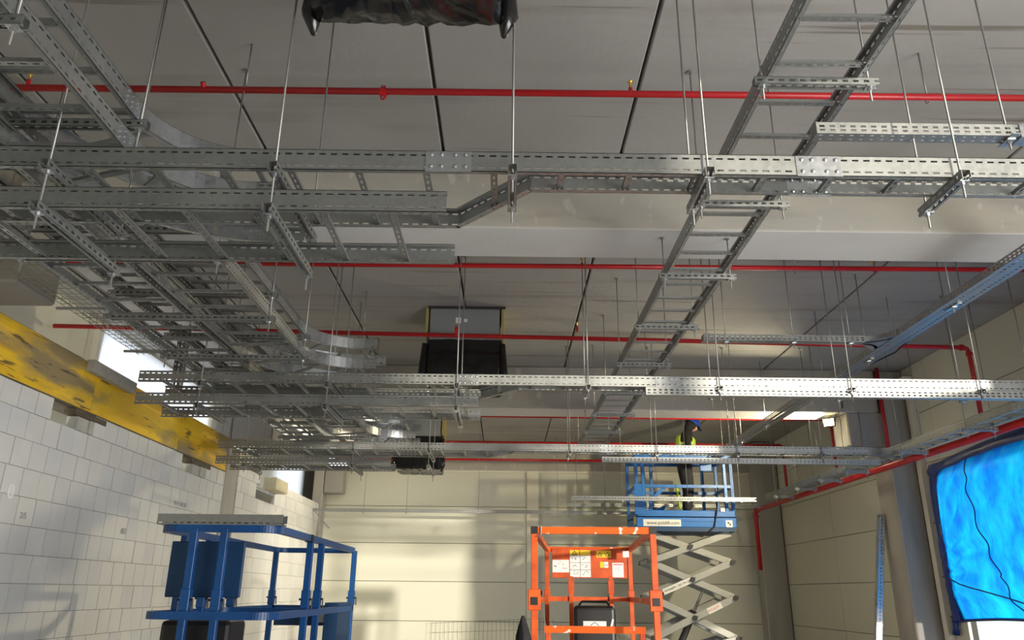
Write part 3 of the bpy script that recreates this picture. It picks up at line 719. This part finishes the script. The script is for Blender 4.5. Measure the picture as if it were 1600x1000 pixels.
# ------------------------------------------------------------------ floodlights
def flood(label, loc, m, rz, size=.34):
    t = thing('floodlight', label, 'floodlight', loc, rz)
    bevel(MB().box(-size / 2, size / 2, .012, .07, -size * .38, size * .38).build('housing', 'black', t), .008)
    MB().box(-size / 2 + .01, size / 2 - .01, .0, .014, -size * .38 + .01, size * .38 - .01).build('lens', m, t)
    MB().tube([(-size / 2 - .01, .04, 0), (-size / 2 - .01, .04, size * .6), (size / 2 + .01, .04, size * .6), (size / 2 + .01, .04, 0)], .008, 6).build('bracket', 'steel', t)
    return t
flood('lit floodlight hung under second beam beside right column', (4.91, 11.52, 2.495), 'lens', R(-35), .16)
f2 = flood('lit floodlight far left behind the curved ladder bends', (-2.3, 15.25, 2.97), 'lens2', R(0), .3)
tag(MB().tube([(4.93, 11.55, 2.56), (4.99, 11.43, 2.59), (5.05, 11.287, 2.68), (5.05, 11.287, 2.86), (4.9, 11.287, 3.09)], .008, 6).build('lamp_cable', 'black', smooth=True), 'black cable looping up from lit floodlight over beam', 'cable')
pts = [Vector(p) for p in [[4.35, 3.6, 2.9], [4.25, 5.79, 2.6], [4.27, 6.03, 2.6], [4.26, 6.64, 2.6], [4.24, 7.41, 2.6], [4.38, 8.26, 2.6], [4.31, 8.78, 2.6], [4.1, 9.19, 2.6]]]
tag(MB().tube(pts, .009, 6).build('draped_cable', 'black', smooth=True), 'black cable draped beside receding right slim tray', 'cable')

# ------------------------------------------------------------------ near blue lift
def posts(parent, pts, z0, z1, s, m, name='post'):
    for (x, y) in pts: bevel(MB().box(x - s / 2, x + s / 2, y - s / 2, y + s / 2, z0, z1).build(name, m, parent), .004, 1)
def rrect(x0, x1, y0, y1, r, z, n=12, corners=(1, 1, 1, 1)):
    out = []
    for (cx, cy, a0, k) in ((x1 - r, y0 + r, -90, 0), (x1 - r, y1 - r, 0, 1), (x0 + r, y1 - r, 90, 2), (x0 + r, y0 + r, 180, 3)):
        for i in range(n + 1):
            a = R(a0 + 90 * i / n); out.append((cx + r * math.cos(a), cy + r * math.sin(a), z))
    out.append(out[0]); return out
def rail_loop(pts, w, h):
    b = MB()
    for p, q in zip(pts, pts[1:]):
        if (Vector(p) - Vector(q)).length > .001: b.bar(p, q, w, h)
    return b
def lift_base(t, x0, x1, y0, y1, zdeck, m, arm='grey_arm'):
    MB().box(x0, x1, y0, y1, zdeck - .14, zdeck).build('deck', m, t)
    bevel(MB().box(x0 + .02, x1 - .02, y0 + .1, y1 - .1, -EYE + .16, -EYE + .45).build('chassis', m, t), .02)
    for sx in (x0 + .06, x1 - .06):
        for sy in (y0 + .35, y1 - .35): MB().tube([(sx - .06, sy, -EYE + .16), (sx + .06, sy, -EYE + .16)], .16, 16).build('wheel', 'black', t)
    z0, z1 = -EYE + .45, zdeck - .14
    for sx in (x0 + .12, x1 - .12):
        MB().bar((sx, y0 + .2, z0 + .04), (sx, y1 - .2, z1 - .04), .05, .1).build('scissor_arm', arm, t)
        MB().bar((sx + .06, y1 - .2, z0 + .04), (sx + .06, y0 + .2, z1 - .04), .05, .1).build('scissor_arm', arm, t)
bx0, bx1, by0, by1 = -2.42, -1.6, 5.58, 8.55
zt, zm = .405, -.165
nb = thing('scissor_lift', 'blue scissor lift with empty guardrail basket at lower left', 'scissor lift', (0, 0, 0))
lift_base(nb, bx0, bx1, by0, by1, -.72, 'blue')
rail_loop(rrect(bx0, bx1, by0, by1, .14, zt), .045, .05).build('top_rail', 'blue', nb)
rail_loop(rrect(bx0 - .02, bx1 + .02, by0 - .02, 7.0, .14, zm), .04, .05).build('mid_rail', 'blue', nb)
rail_loop([(bx1, 7.0, zm), (bx1, by1, zm), (bx0, by1, zm), (bx0, 7.0, zm)], .05, .05).build('mid_rail', 'blue', nb)
posts(nb, [(-2.17, by0), (-1.96, by0), (bx1, 6.58), (bx1, 6.98), (bx1, by1 - .02), (bx0, by1 - .05), (bx0, 6.05), (bx0, 6.55), (bx0, 7.25)], -.72, zt, .05, 'blue')
for (x, y) in [(-2.17, by0), (-1.96, by0), (bx1, 6.58), (bx1, 6.98), (bx1, by1 - .02), (bx0, by1 - .05), (bx0, 6.55), (bx0, 7.25)]:
    bevel(MB().box(x - .032, x + .032, y - .032, y + .032, zm + .03, zm + .17).build('sleeve', 'blue', nb), .004, 1)
    MB().tube([(x - .05, y - .01, zm + .1), (x + .05, y - .01, zm + .1)], .009, 6).tube([(x + .05, y - .01, zm + .11), (x + .055, y - .01, zm + .03)], .006, 6).build('locking_pin', 'black', nb)
MB().box(bx1 - .03, bx1 + .03, 6.5, 6.56, zt - .03, zt + .028).build('rail_joint', 'black', nb)
bevel(MB().box(-2.37, -1.85, by0 + .12, by0 + .15, -.05, .325).build('sheet_panel', 'blue_dark', nb), .006, 1)
bevel(MB().box(-2.36, -1.88, by0 + .1, by0 + .45, -.70, -.2).build('battery_box', 'black', nb), .03)
MB().box(-1.72, bx1 + .01, 7.85, by1, -.70, zm + .06).build('gate_panel', 'blue_dark', nb)
MB().box(bx0 + .05, bx1 - .1, by1 - .06, by1 - .02, zm - .17, zm - .03).build('entry_beam', 'blue_dark', nb)
MB().box(bx1 - .32, bx1 - .24, by1 - .075, by1 - .06, zm - .14, zm - .06).build('socket_plate', 'white', nb)
tl = thing('cable_tray_offcut', 'short grey cable tray piece lying on the blue top rail', 'cable tray', (-2.44, 5.56, zt + .027))
tray_mesh(.88, .07, .11, 3).build('channel_body', 'steel', tl)

# ------------------------------------------------------------------ near orange lift
ol = thing('scissor_lift', 'orange lift basket with chipped paint and warning stickers', 'scissor lift', (.24, 6.6, 0), R(-5.0))
ow, od = .97, 2.9
zt, zm = .49, -.06
lift_base(ol, 0, ow, 0, od, -.72, 'orange')
for nm, y in (('top_rail', 0), ('top_rail', od)):
    MB().bar((0, y, zt), (ow, y, zt), .05, .055).build(nm, 'orange_chip', ol)
for x in (0, ow): MB().bar((x, .03, zt), (x, od - .03, zt), .045, .05).build('top_rail', 'orange_chip', ol)
MB().bar((0, od, zm), (ow, od, zm), .04, .05).build('mid_rail', 'orange', ol)
for x in (0, ow): MB().bar((x, .03, zm), (x, od, zm), .04, .05).build('mid_rail', 'orange_chip', ol)
MB().bar((.06, .5, -.29), (ow - .05, .5, -.29), .05, .055).build('gate_rail', 'orange_chip', ol)
posts(ol, [(.09, .5), (ow - .08, .5)], -.72, -.28, .045, 'orange', 'gate_post')
posts(ol, [(0, 0), (ow, 0), (0, od), (ow, od)], -.72, zt, .05, 'orange')
posts(ol, [(.28, od - .03), (.74, od - .03)], -.72, zt - .3, .05, 'orange')
for x in (0, ow):
    MB().box(x - .03, x + .03, -.03, .03, zt - .028, zt + .032).build('end_cap', 'black', ol)
    bevel(MB().box(x - .05, x + .05, -.035, .035, zm - .07, zm + .09).build('sleeve', 'orange', ol), .005, 1)
    MB().box(x - .028, x + .028, -.042, -.03, zm - .03, zm + .03).build('end_cap', 'black', ol)
    MB().tube([(x + .05, -.01, zm + .06), (x + .062, -.01, zm + .06)], .018, 8).build('locking_knob', 'black', ol)
    bevel(MB().box(x - .035, x + .035, od - .035, od + .035, zm - .04, zm + .10).build('sleeve', 'orange', ol), .005, 1)
for x in (.28, .74): bevel(MB().box(x - .034, x + .034, od - .06, od, -.0, .15).build('sleeve', 'orange', ol), .004, 1)
for x in (.28, .74): MB().tube([(x - .07, od - .065, -.38), (x + .07, od - .065, -.38)], .012, 6).build('locking_pin', 'black', ol)
sp = bevel(MB().box(.06, .93, od - .05, od - .03, .17, .50).build('sign_panel', 'orange', ol), .004, 1)
sy = od - .053
def sticker(x0, x1, z0, z1, m, name='sticker'): return MB().box(x0, x1, sy, sy + .002, z0, z1).build(name, m, ol)
sticker(.065, .26, .23, .37, 'white'); sticker(.27, .51, .18, .42, 'white'); sticker(.76, .89, .18, .34, 'white')
sticker(.27, .38, .425, .48, 'sign_yellow'); sticker(.39, .51, .425, .48, 'sign_yellow')
sticker(.58, .75, .40, .475, 'sign_yellow'); sticker(.62, .665, .285, .35, 'sign_yellow'); sticker(.667, .715, .285, .35, 'white')
b = MB()
for (x, z) in ((.325, .45), (.62, .435), (.71, .435)):
    for p, q in (((-.025, -.02), (.025, -.02)), ((.025, -.02), (0, .022)), ((0, .022), (-.025, -.02))): b.bar((x + p[0], sy - .001, z + p[1]), (x + q[0], sy - .001, z + q[1]), .002, .006)
for x in (.39,): b.box(x - .002, x + .002, sy - .002, sy, .18, .42)
for z in (.26, .34): b.box(.27, .51, sy - .002, sy, z - .002, z + .002)
for (x, z) in ((.33, .22), (.45, .22), (.33, .30), (.45, .30), (.33, .38), (.45, .38), (.11, .30), (.17, .33), (.20, .28), (.825, .27), (.69, .317)):
    for k in range(5):
        a = random.uniform(0, 6.28); l = random.uniform(.008, .03); px, pz = x + random.uniform(-.03, .03), z + random.uniform(-.018, .018)
        b.bar((px, sy - .001, pz), (px + l * math.cos(a), sy - .001, pz + l * math.sin(a) * .6), .002, .005)
b.build('pictograms', 'ink', ol)['kind'] = 'stuff'
b = MB().box(.77, .88, sy - .002, sy, .315, .325); b.build('red_line', 'redink', ol)
MB().tube([(.055, -.035, zt + .03), (.055, -.04, zt - .04), (.02, -.04, zt - .05)], .006, 5).build('hook_wire', 'bright', ol)
MB().tube([(ow - .07, od - .3, zt - .05), (ow - .06, od - .3, zt - .09)], .03, 8).box(ow - .1, ow - .03, od - .33, od - .27, zt - .1, zt - .03).build('rag', 'white', ol)
MB().tube([(.10, od * .5, -.25), (.13, od * .5, -.33), (.06, od * .5, -.36), (.02, od * .5, -.25)], .006, 5).build('wire_loop', 'bright', ol)
cb = thing('tool_case', 'black plastic case with white label in the orange basket', 'case', (.72, 8.6, -.72), R(-5))
bevel(MB().box(0, .44, 0, .30, 0, .60).build('case_body', 'black', cb), .04, 3)
MB().tube([(.06, .05, .6), (.09, .05, .64), (.35, .05, .64), (.38, .05, .6)], .014, 6).build('handle', 'black', cb)
MB().box(.1, .34, -.004, 0, .34, .45).build('label', 'white', cb)
b = MB()
for p, q in (((.18, .36), (.26, .36)), ((.26, .36), (.26, .41)), ((.26, .41), (.22, .44)), ((.22, .44), (.18, .41)), ((.18, .41), (.18, .36)), ((.2, .38), (.24, .40)), ((.2, .40), (.24, .38))): b.bar((p[0], -.005, p[1]), (q[0], -.005, q[1]), .002, .006)
b.build('label_mark', 'ink', cb)
MB().bar((.39, -.005, .40), (.41, -.005, .47), .004, .02).build('scuff', 'white', cb)
bg_ = MB(); 
def sack(u, v):
    a = u * 2 * math.pi; w_ = (.068 + .01 * math.sin(v * 4)) * (1 - max(0, v - .9) * 8)
    return (.155 + w_ * math.cos(a) * (1 + .1 * noise.noise((u * 6, v * 3, 1))), 6.9 + w_ * .8 * math.sin(a), -1.6 + 1.42 * v)
tag(MB().grid(sack, 20, 18).build('wrapped_post', 'cloth', smooth=True), 'dark cloth-wrapped post standing left of orange basket', 'post')

# ------------------------------------------------------------------ raised blue lift with the worker
lx0, lx1, ly0, ly1 = 2.36, 4.17, 14.25, 15.35
zd = 1.36
rl = thing('scissor_lift', 'raised blue scissor lift carrying the worker near back wall', 'scissor lift', (0, 0, 0))
bevel(MB().box(lx0, lx1, ly0, ly1, 1.14, 1.34).box(lx0, lx1, ly0, ly0 + .03, 1.3, 1.44).box(lx0, lx1, ly1 - .03, ly1, 1.3, 1.44).box(lx1 - .03, lx1, ly0, ly1, 1.3, 1.44).box(lx0, lx0 + .03, ly0, ly1, 1.3, 1.44).build('deck', 'blue_bright', rl), .01, 1)
MB().box(lx0 + .86, lx1 - .25, ly0 - .012, ly0, 1.245, 1.265).build('edge_rib', 'blue_bright', rl)
MB().box(lx0 + .02, lx1 - .02, ly0 + .01, ly1 - .01, 1.07, 1.14).build('underframe', 'blue_dark', rl)
MB().box(lx0 - .02, lx0 + .12, ly0 - .015, ly0, 1.36, 1.9).build('side_plate', 'blue_bright', rl)
for y in (ly0 + .03, ly1 - .03):
    for nm, z in (('top_rail', 2.42), ('mid_rail', 1.87)):
        MB().bar((lx0, y, z), (lx1, y, z), .045, .055).build(nm, 'blue_bright', rl)
for x in (lx0 + .03, lx1 - .03):
    for nm, z in (('top_rail', 2.42), ('mid_rail', 1.87)):
        MB().bar((x, ly0, z), (x, ly1, z), .045, .05).build(nm, 'blue_bright', rl)
posts(rl, [(lx0 + .03, ly0 + .03), (lx0 + .15, ly0 + .03), (lx1 - .03, ly0 + .03), (lx1 - .15, ly0 + .03), (lx0 + .35, ly1 - .03), (lx0 + .5, ly1 - .03), (lx0 + .03, ly1 - .03), (lx1 - .03, ly1 - .03), (lx1 - .3, ly1 - .03)], 1.34, 2.42, .055, 'blue_bright')
MB().bar((lx0 + .28, ly0 + .06, 1.6), (lx0 + .55, ly0 + .06, 1.86), .04, .06).bar((lx0 + .28, ly0 + .06, 1.36), (lx0 + .28, ly0 + .06, 1.62), .06, .04).build('gate_brace', 'blue_bright', rl)
pl = MB().box(lx0 + .12, lx0 + .80, ly0 - .006, ly0, 1.155, 1.275).build('name_plate', 'white', rl)
text('www.pulslift.com', .085, rl, (lx0 + .18, ly0 - .009, 1.212), (R(90), 0, 0))
MB().box(lx1 - .2, lx1 - .08, ly0 - .006, ly0, 1.15, 1.27).build('sticker', 'white', rl)
MB().box(lx1 - .17, lx1 - .14, ly0 - .009, ly0 - .005, 1.21, 1.24).box(lx1 - .14, lx1 - .11, ly0 - .009, ly0 - .005, 1.18, 1.21).build('sticker_mark', 'ink', rl)
MB().box(lx1 - .28, lx1 - .2, ly0 - .02, ly0 + .0, 1.42, 1.52).build('sticker', 'white', rl)
MB().box(lx0 - .003, lx0, ly0 + .05, ly0 + .3, 1.2, 1.33).build('warning_sticker', 'sign_yellow', rl)
MB().tube([(lx1 - .3, ly0 - .02, 1.85), (lx1 - .36, ly0 - .03, 1.4), (lx1 - .42, ly0 - .03, 1.15), (lx1 - .65, ly0 - .02, .98), (lx1 - .85, ly0 - .02, 1.02)], .012, 6).build('hose', 'black', rl)
# scissor stack
def arm(p, q, y, parent, lab=None):
    o = MB().bar((p[0], y, p[1]), (q[0], y, q[1]), .05, .115, (0, 0, 1)); b = o.build('scissor_arm', 'grey_arm', parent); bevel(b, .008, 1); return b
lv = [1.07, .55, -.05, -.72, -1.12]
xl, xr = 2.58, 4.06
for yy, k in ((ly0 + .12, 0), (ly1 - .12, 1)):
    for i in range(4):
        z1, z0 = lv[i] - (.02 if i == 0 else 0), lv[i + 1]
        arm((xl, z1), (xr, z0), yy + (.055 if k == 0 else -.055), rl); arm((xl, z0), (xr, z1), yy, rl)
    for i in range(4):
        zc = (lv[i] + lv[i + 1]) / 2; s = -1 if k == 0 else 1
        for (x, z) in ((xl, lv[i + 1]), (xr, lv[i + 1]), ((xl + xr) / 2, zc)):
            MB().tube([(x, yy + s * .02, z), (x, yy + s * .06, z)], .045, 10).bar((x - .05, yy + s * .06, z - .03), (x + .05, yy + s * .06, z + .03), .012, .02).build('pivot_pin', 'dark_end', rl)
for i in range(1, 5):
    for x in (xl, xr): MB().tube([(x, ly0 + .1, lv[i]), (x, ly1 - .1, lv[i])], .035, 10).build('cross_tube', 'grey_arm', rl)
MB().tube([(3.0, 14.8, -1.1), (3.42, 14.8, -.28)], .06, 12).build('hydraulic_cylinder', 'black', rl)
MB().tube([(3.42, 14.8, -.28), (3.65, 14.8, .16)], .025, 10).build('piston_rod', 'bright', rl)
def arm_label(x, z, a, L, txt, m, size):
    o = MB().box(-L / 2, L / 2, -.004, 0, -.05, .05).build('arm_label', 'white', rl, (x, ly0 + .12 - .028, z)); o.rotation_euler[1] = -a
    tx = text(txt, size, rl, (x - math.cos(a) * L * .46, ly0 + .12 - .034, z - math.sin(a) * L * .46), (R(90), 0, 0), m)
    tx.rotation_euler = (R(90), -a, 0)
a1 = math.atan2(lv[1] - lv[2], xr - xl)
arm_label(xl + .47, lv[2] + .47 * math.tan(a1), a1, .55, 'WYNAJEM - 502 774 108', 'ink', .048)
a2 = math.atan2(lv[2] - lv[3], xr - xl)
arm_label(xr - .38, lv[3] + (xr - xl - .38) * math.tan(a2), a2, .27, 'PULSLIFT', 'redink', .055)
bevel(MB().box(xl - .35, xr + .35, ly0 + .05, ly1 - .05, -1.44, -1.14).build('chassis', 'blue_bright', rl), .03)
for x in (xl - .1, xr + .1):
    for y in (ly0 + .08, ly1 - .08): MB().tube([(x, y - .06, -EYE + .19), (x, y + .06, -EYE + .19)], .19, 18).build('wheel', 'black', rl)
# things on the deck and its rail
tag(bevel(MB().box(3.62, 3.84, 14.42, 14.44, 2.17, 2.44).build('control_box', 'blue_bright'), .01), 'blue box hanging at the lift rail in front of worker', 'box')
for i, (x, w_) in enumerate(((3.52, .12), (3.8, .34))):
    tag(bevel(MB().box(x, x + w_, 14.5, 14.6, 1.34, 1.47).build('white_carton', 'white'), .006, 1), ('small' if i == 0 else 'long') + ' white carton on the raised lift deck', 'carton')
tt = thing('tool_roll', 'blue tool bundle lying on lift deck left of the worker', 'tool', (2.75, 14.4, 1.44))
MB().tube([(0, 0, 0), (.1, 0, .02), (.16, 0, .08)], [.03, .04, .03], 8).build('handle', 'blue_bright', tt); MB().box(-.12, .0, -.03, .05, -.05, .05).build('body', 'black', tt)
tag(MB().tube([(3.22, 14.72, 2.0), (3.22, 14.68, 1.9), (3.24, 14.62, 1.5)], [.012, .026, .022], 8).build('hi_vis_strap', 'vest', smooth=True), 'lime strap dangling behind worker on lift', 'strap')

# ------------------------------------------------------------------ the worker
FX, FY, FZ = 3.42, 14.78, 1.34
wk = thing('person', 'worker in blue helmet and lime vest looking down on lift', 'person', (FX, FY, FZ))
def skin(name, verts, edges, radii, m, parent, root=0, sub=2):
    me = bpy.data.meshes.new(name); me.from_pydata(verts, edges, []); me.materials.append(M[m])
    o = link(name, me, parent)
    o.modifiers.new('skin', 'SKIN'); s = o.modifiers.new('sub', 'SUBSURF'); s.levels = s.render_levels = sub
    me.skin_vertices or me.vertices
    lay = me.skin_vertices[0] if me.skin_vertices else None
    if lay is None:
        bpy.context.view_layer.objects.active = o; lay = me.skin_vertices[0]
    for i, r in enumerate(radii):
        lay.data[i].radius = (r, r) if not isinstance(r, tuple) else r
        lay.data[i].use_root = (i == root)
    return o
hs = 1.06
V = [(0, 0, .99), (.0, 0, 1.14), (.02, 0, 1.32), (.05, 0, 1.47), (.10, 0, 1.56), (.15, 0, 1.64),          # pelvis..neck..skull base
     (-.02, -.10, .92), (.03, -.11, .52), (-.03, -.11, .11), (.09, -.12, .05),                              # right leg
     (-.02, .10, .92), (.05, .11, .52), (.0, .11, .11), (.12, .12, .05),                                    # left leg
     (.04, -.17, 1.46), (.03, -.25, 1.20), (.22, -.22, 1.06), (.33, -.19, 1.07),                            # right arm
     (.04, .17, 1.46), (.05, .25, 1.20), (.24, .22, 1.08), (.35, .19, 1.10)]
V = [(a * hs, b * hs, c * hs) for a, b, c in V]
Ed = [(0, 1), (1, 2), (2, 3), (3, 4), (4, 5), (0, 6), (6, 7), (7, 8), (8, 9), (0, 10), (10, 11), (11, 12), (12, 13), (3, 14), (14, 15), (15, 16), (16, 17), (3, 18), (18, 19), (19, 20), (20, 21)]
rd = [.16, .155, .165, .14, .085, .075, .105, .075, .06, .05, .105, .075, .06, .05, .075, .058, .048, .038, .075, .058, .048, .038]
skin('clothed_body', V, Ed, rd, 'cloth', wk)
# trousers follow the legs
Vt = [V[0], V[6], V[7], V[8], V[10], V[11], V[12], (V[0][0], 0, 1.06 * hs)]
skin('trousers', Vt, [(0, 1), (1, 2), (2, 3), (0, 4), (4, 5), (5, 6), (0, 7)], [.168, .135, .102, .085, .135, .102, .085, .165], 'trouser', wk)
# vest worn over the jacket, arms come out at its sides
skin('vest', [(.0, 0, 1.02 * hs), (.02 * hs, 0, 1.22 * hs), (.035 * hs, 0, 1.36 * hs), (.06 * hs, 0, 1.50 * hs)], [(0, 1), (1, 2), (2, 3)], [(.182, .20), (.186, .21), (.186, .22), (.15, .20)], 'vest', wk, 0)
for zz, xx in ((1.12, .01), (1.30, .03)):
    MB().tube([((xx + .186 * math.cos(k / 24 * 6.2832)) * hs, .20 * math.sin(k / 24 * 6.2832) * hs, zz * hs) for k in range(25)], .007, 6).build('reflective_band', 'white', wk, smooth=True)
hx, hz = .185 * hs, 1.665 * hs
hd = bpy.data.objects.new('head', None)
def head_fn(u, v):
    a = u * 2 * math.pi; t = v * math.pi
    x, y, z = .098 * math.sin(t) * math.cos(a), .076 * math.sin(t) * math.sin(a), .122 * math.cos(t)
    front = max(0, math.cos(a)) * math.sin(t)
    if z < 0: x *= 1 + .04 * z / .122; x += .018 * front * (-z / .12); y *= 1 + .28 * z / .122
    nose = math.exp(-((z + .012) / .026) ** 2 - (y / .014) ** 2) * (x > 0) * .026
    brow = math.exp(-((z - .028) / .012) ** 2 - (y / .05) ** 2) * (x > 0) * .006
    sock = math.exp(-((z - .010) / .012) ** 2 - ((abs(y) - .032) / .014) ** 2) * (x > 0) * .010
    lip = math.exp(-((z + .055) / .009) ** 2 - (y / .024) ** 2) * (x > 0) * .007
    return (x + nose + brow - sock + lip, y, z)
H = MB().grid(head_fn, 40, 32).build('head', 'skin', wk, (hx, 0, hz), smooth=True); H.rotation_euler = (0, R(32), 0)
for sy_ in (-1, 1):
    MB().dome((.083, sy_ * .032, .010), .011, 10, 8).build('eye', 'white', H, smooth=True)
    MB().dome((.0925, sy_ * .032, .008), .005, 8, 6).build('pupil', 'ink', H, smooth=True)
    MB().grid(lambda u, v: (-.005 + .018 * math.cos(u * 6.283) * math.sin(v * 3.1416), sy_ * (.074 + .012 * math.cos(v * 3.1416)), -.002 + .03 * math.sin(u * 6.283) * math.sin(v * 3.1416)), 12, 8).build('ear', 'skin', H, smooth=True)
MB().bar((.104, -.02, -.057), (.104, .02, -.057), .004, .004).build('mouth', 'redink', H)
def hood_fn(u, v):
    a = R(50) + u * R(260); t = .32 + v * (math.pi * .86 - .32)
    k = 1.20 + .03 * math.sin(u * 9) * v
    low = max(0, v - .7) * .10
    return (.104 * k * math.sin(t) * math.cos(a) - .012 - low, .084 * k * math.sin(t) * math.sin(a), .128 * k * math.cos(t))
MB().grid(hood_fn, 30, 18).build('hood', 'cloth', H, smooth=True)
def shell_fn(u, v):
    a = u * 2 * math.pi; t = v * math.pi * .52
    return (-.006 + .150 * math.sin(t) * math.cos(a) * (1.0 + .03 * math.cos(a)), .124 * math.sin(t) * math.sin(a), .030 + .135 * math.cos(t))
hel = MB().grid(shell_fn, 32, 14).build('helmet', 'helmet', H, smooth=True)
MB().grid(lambda u, v: ((.135 + .075 * v) * math.cos((u - .5) * 2.0), (.118 + .02 * v) * math.sin((u - .5) * 2.0), .030 - .02 * v), 16, 4).build('peak', 'helmet', hel, smooth=True)
MB().tube([(-.006 + .150 * math.cos(k / 24 * 6.283), .124 * math.sin(k / 24 * 6.283), .026) for k in range(25)], .008, 6).build('headband', 'black', hel, smooth=True)
def hand(name, w, sgn):
    v = [(0, 0, 0), (.035, 0, -.005), (.075, 0, -.01)]; e = [(0, 1), (1, 2)]; r = [.028, .032, .022]
    for k, (dy, ln) in enumerate(((-.03, .062), (-.011, .075), (.009, .070), (.027, .055))):
        b0 = len(v); y = dy * sgn
        v += [(.085, y, -.012), (.085 + ln * .45, y, -.03), (.085 + ln * .7, y, -.03 - ln * .45)]
        e += [(2, b0), (b0, b0 + 1), (b0 + 1, b0 + 2)]; r += [.011, .0095, .008]
    b0 = len(v); v += [(.03, -.035 * sgn, -.02), (.06, -.05 * sgn, -.04), (.085, -.045 * sgn, -.06)]; e += [(1, b0), (b0, b0 + 1), (b0 + 1, b0 + 2)]; r += [.013, .011, .009]
    o = skin(name, v, e, r, 'glove', wk, 0, 1); o.location = w; return o
hand('right_hand', Vector(V[17]) - Vector((.01, 0, 0)), 1); hand('left_hand', Vector(V[21]) - Vector((.01, 0, 0)), -1)
for i in (8, 12):
    x, y, z = V[i]
    MB().grid(lambda u, v: ((x + .04 + (.13 if math.cos(u * 6.283) > 0 else .09) * math.cos(u * 6.283) * max(0, math.sin(v * 3.1416)) ** .6), y + .055 * math.sin(u * 6.283) * max(0, math.sin(v * 3.1416)) ** .6, .062 + .06 * math.cos(v * 3.1416)), 18, 10).build('boot', 'black', wk, smooth=True)
hr = MB().tube([(.0, -.17 * hs, 1.02 * hs), (.15 * hs, -.14 * hs, 1.0 * hs), (.165 * hs, 0, 1.0 * hs), (.15 * hs, .14 * hs, 1.0 * hs), (0, .17 * hs, 1.02 * hs), (-.14 * hs, .1, 1.03 * hs), (-.14 * hs, -.1, 1.03 * hs), (.0, -.17 * hs, 1.02 * hs)], .02, 6).build('tool_belt', 'black', wk, smooth=True)

# ------------------------------------------------------------------ odds and ends
lp = thing('slotted_post', 'slotted steel post leaning against the right concrete column', 'post', (5.08, 11.75, -EYE))
o = channel_mesh(2.8, .085).build('channel_body', 'bright', lp); o.rotation_euler = (0, R(-80.0), 0)
wm = thing('mesh_fence_panel', 'wire mesh panel standing on floor at the back wall', 'mesh panel', (-1.52, 17.3, -EYE))
b = MB()
for k in range(27): b.tube([(k * .09, 0, 0), (k * .09, 0, 1.0 + .0009 * k * 27 * .09 * 2)], .0035, 4)
b.build('upright_wires', 'wire', wm)['kind'] = 'stuff'
b = MB()
for z in (0.02, .2, .4, .6, .8, .99): b.tube([(0, 0, z), (2.34, 0, z * 1.11)], .0035, 4)
b.build('cross_wires', 'wire', wm)['kind'] = 'stuff'
dp = thing('wall_downpipe', 'cream box profile running down right wall behind column', 'downpipe', (6.0, 11.1, 0))
MB().box(-.055, .03, -.055, .055, -1.6, 2.915).build('profile', 'trim', dp); MB().box(-.125, .03, -.09, .09, 2.92, 3.09).build('bracket', 'white', dp); MB().box(-.1, .03, -.08, .08, 2.79, 2.82).build('collar', 'white', dp)

# lift the whole place so that the floor lies at height zero (the camera too)
for o in list(COL.objects):
    if o.parent is None: o.location.z += EYE
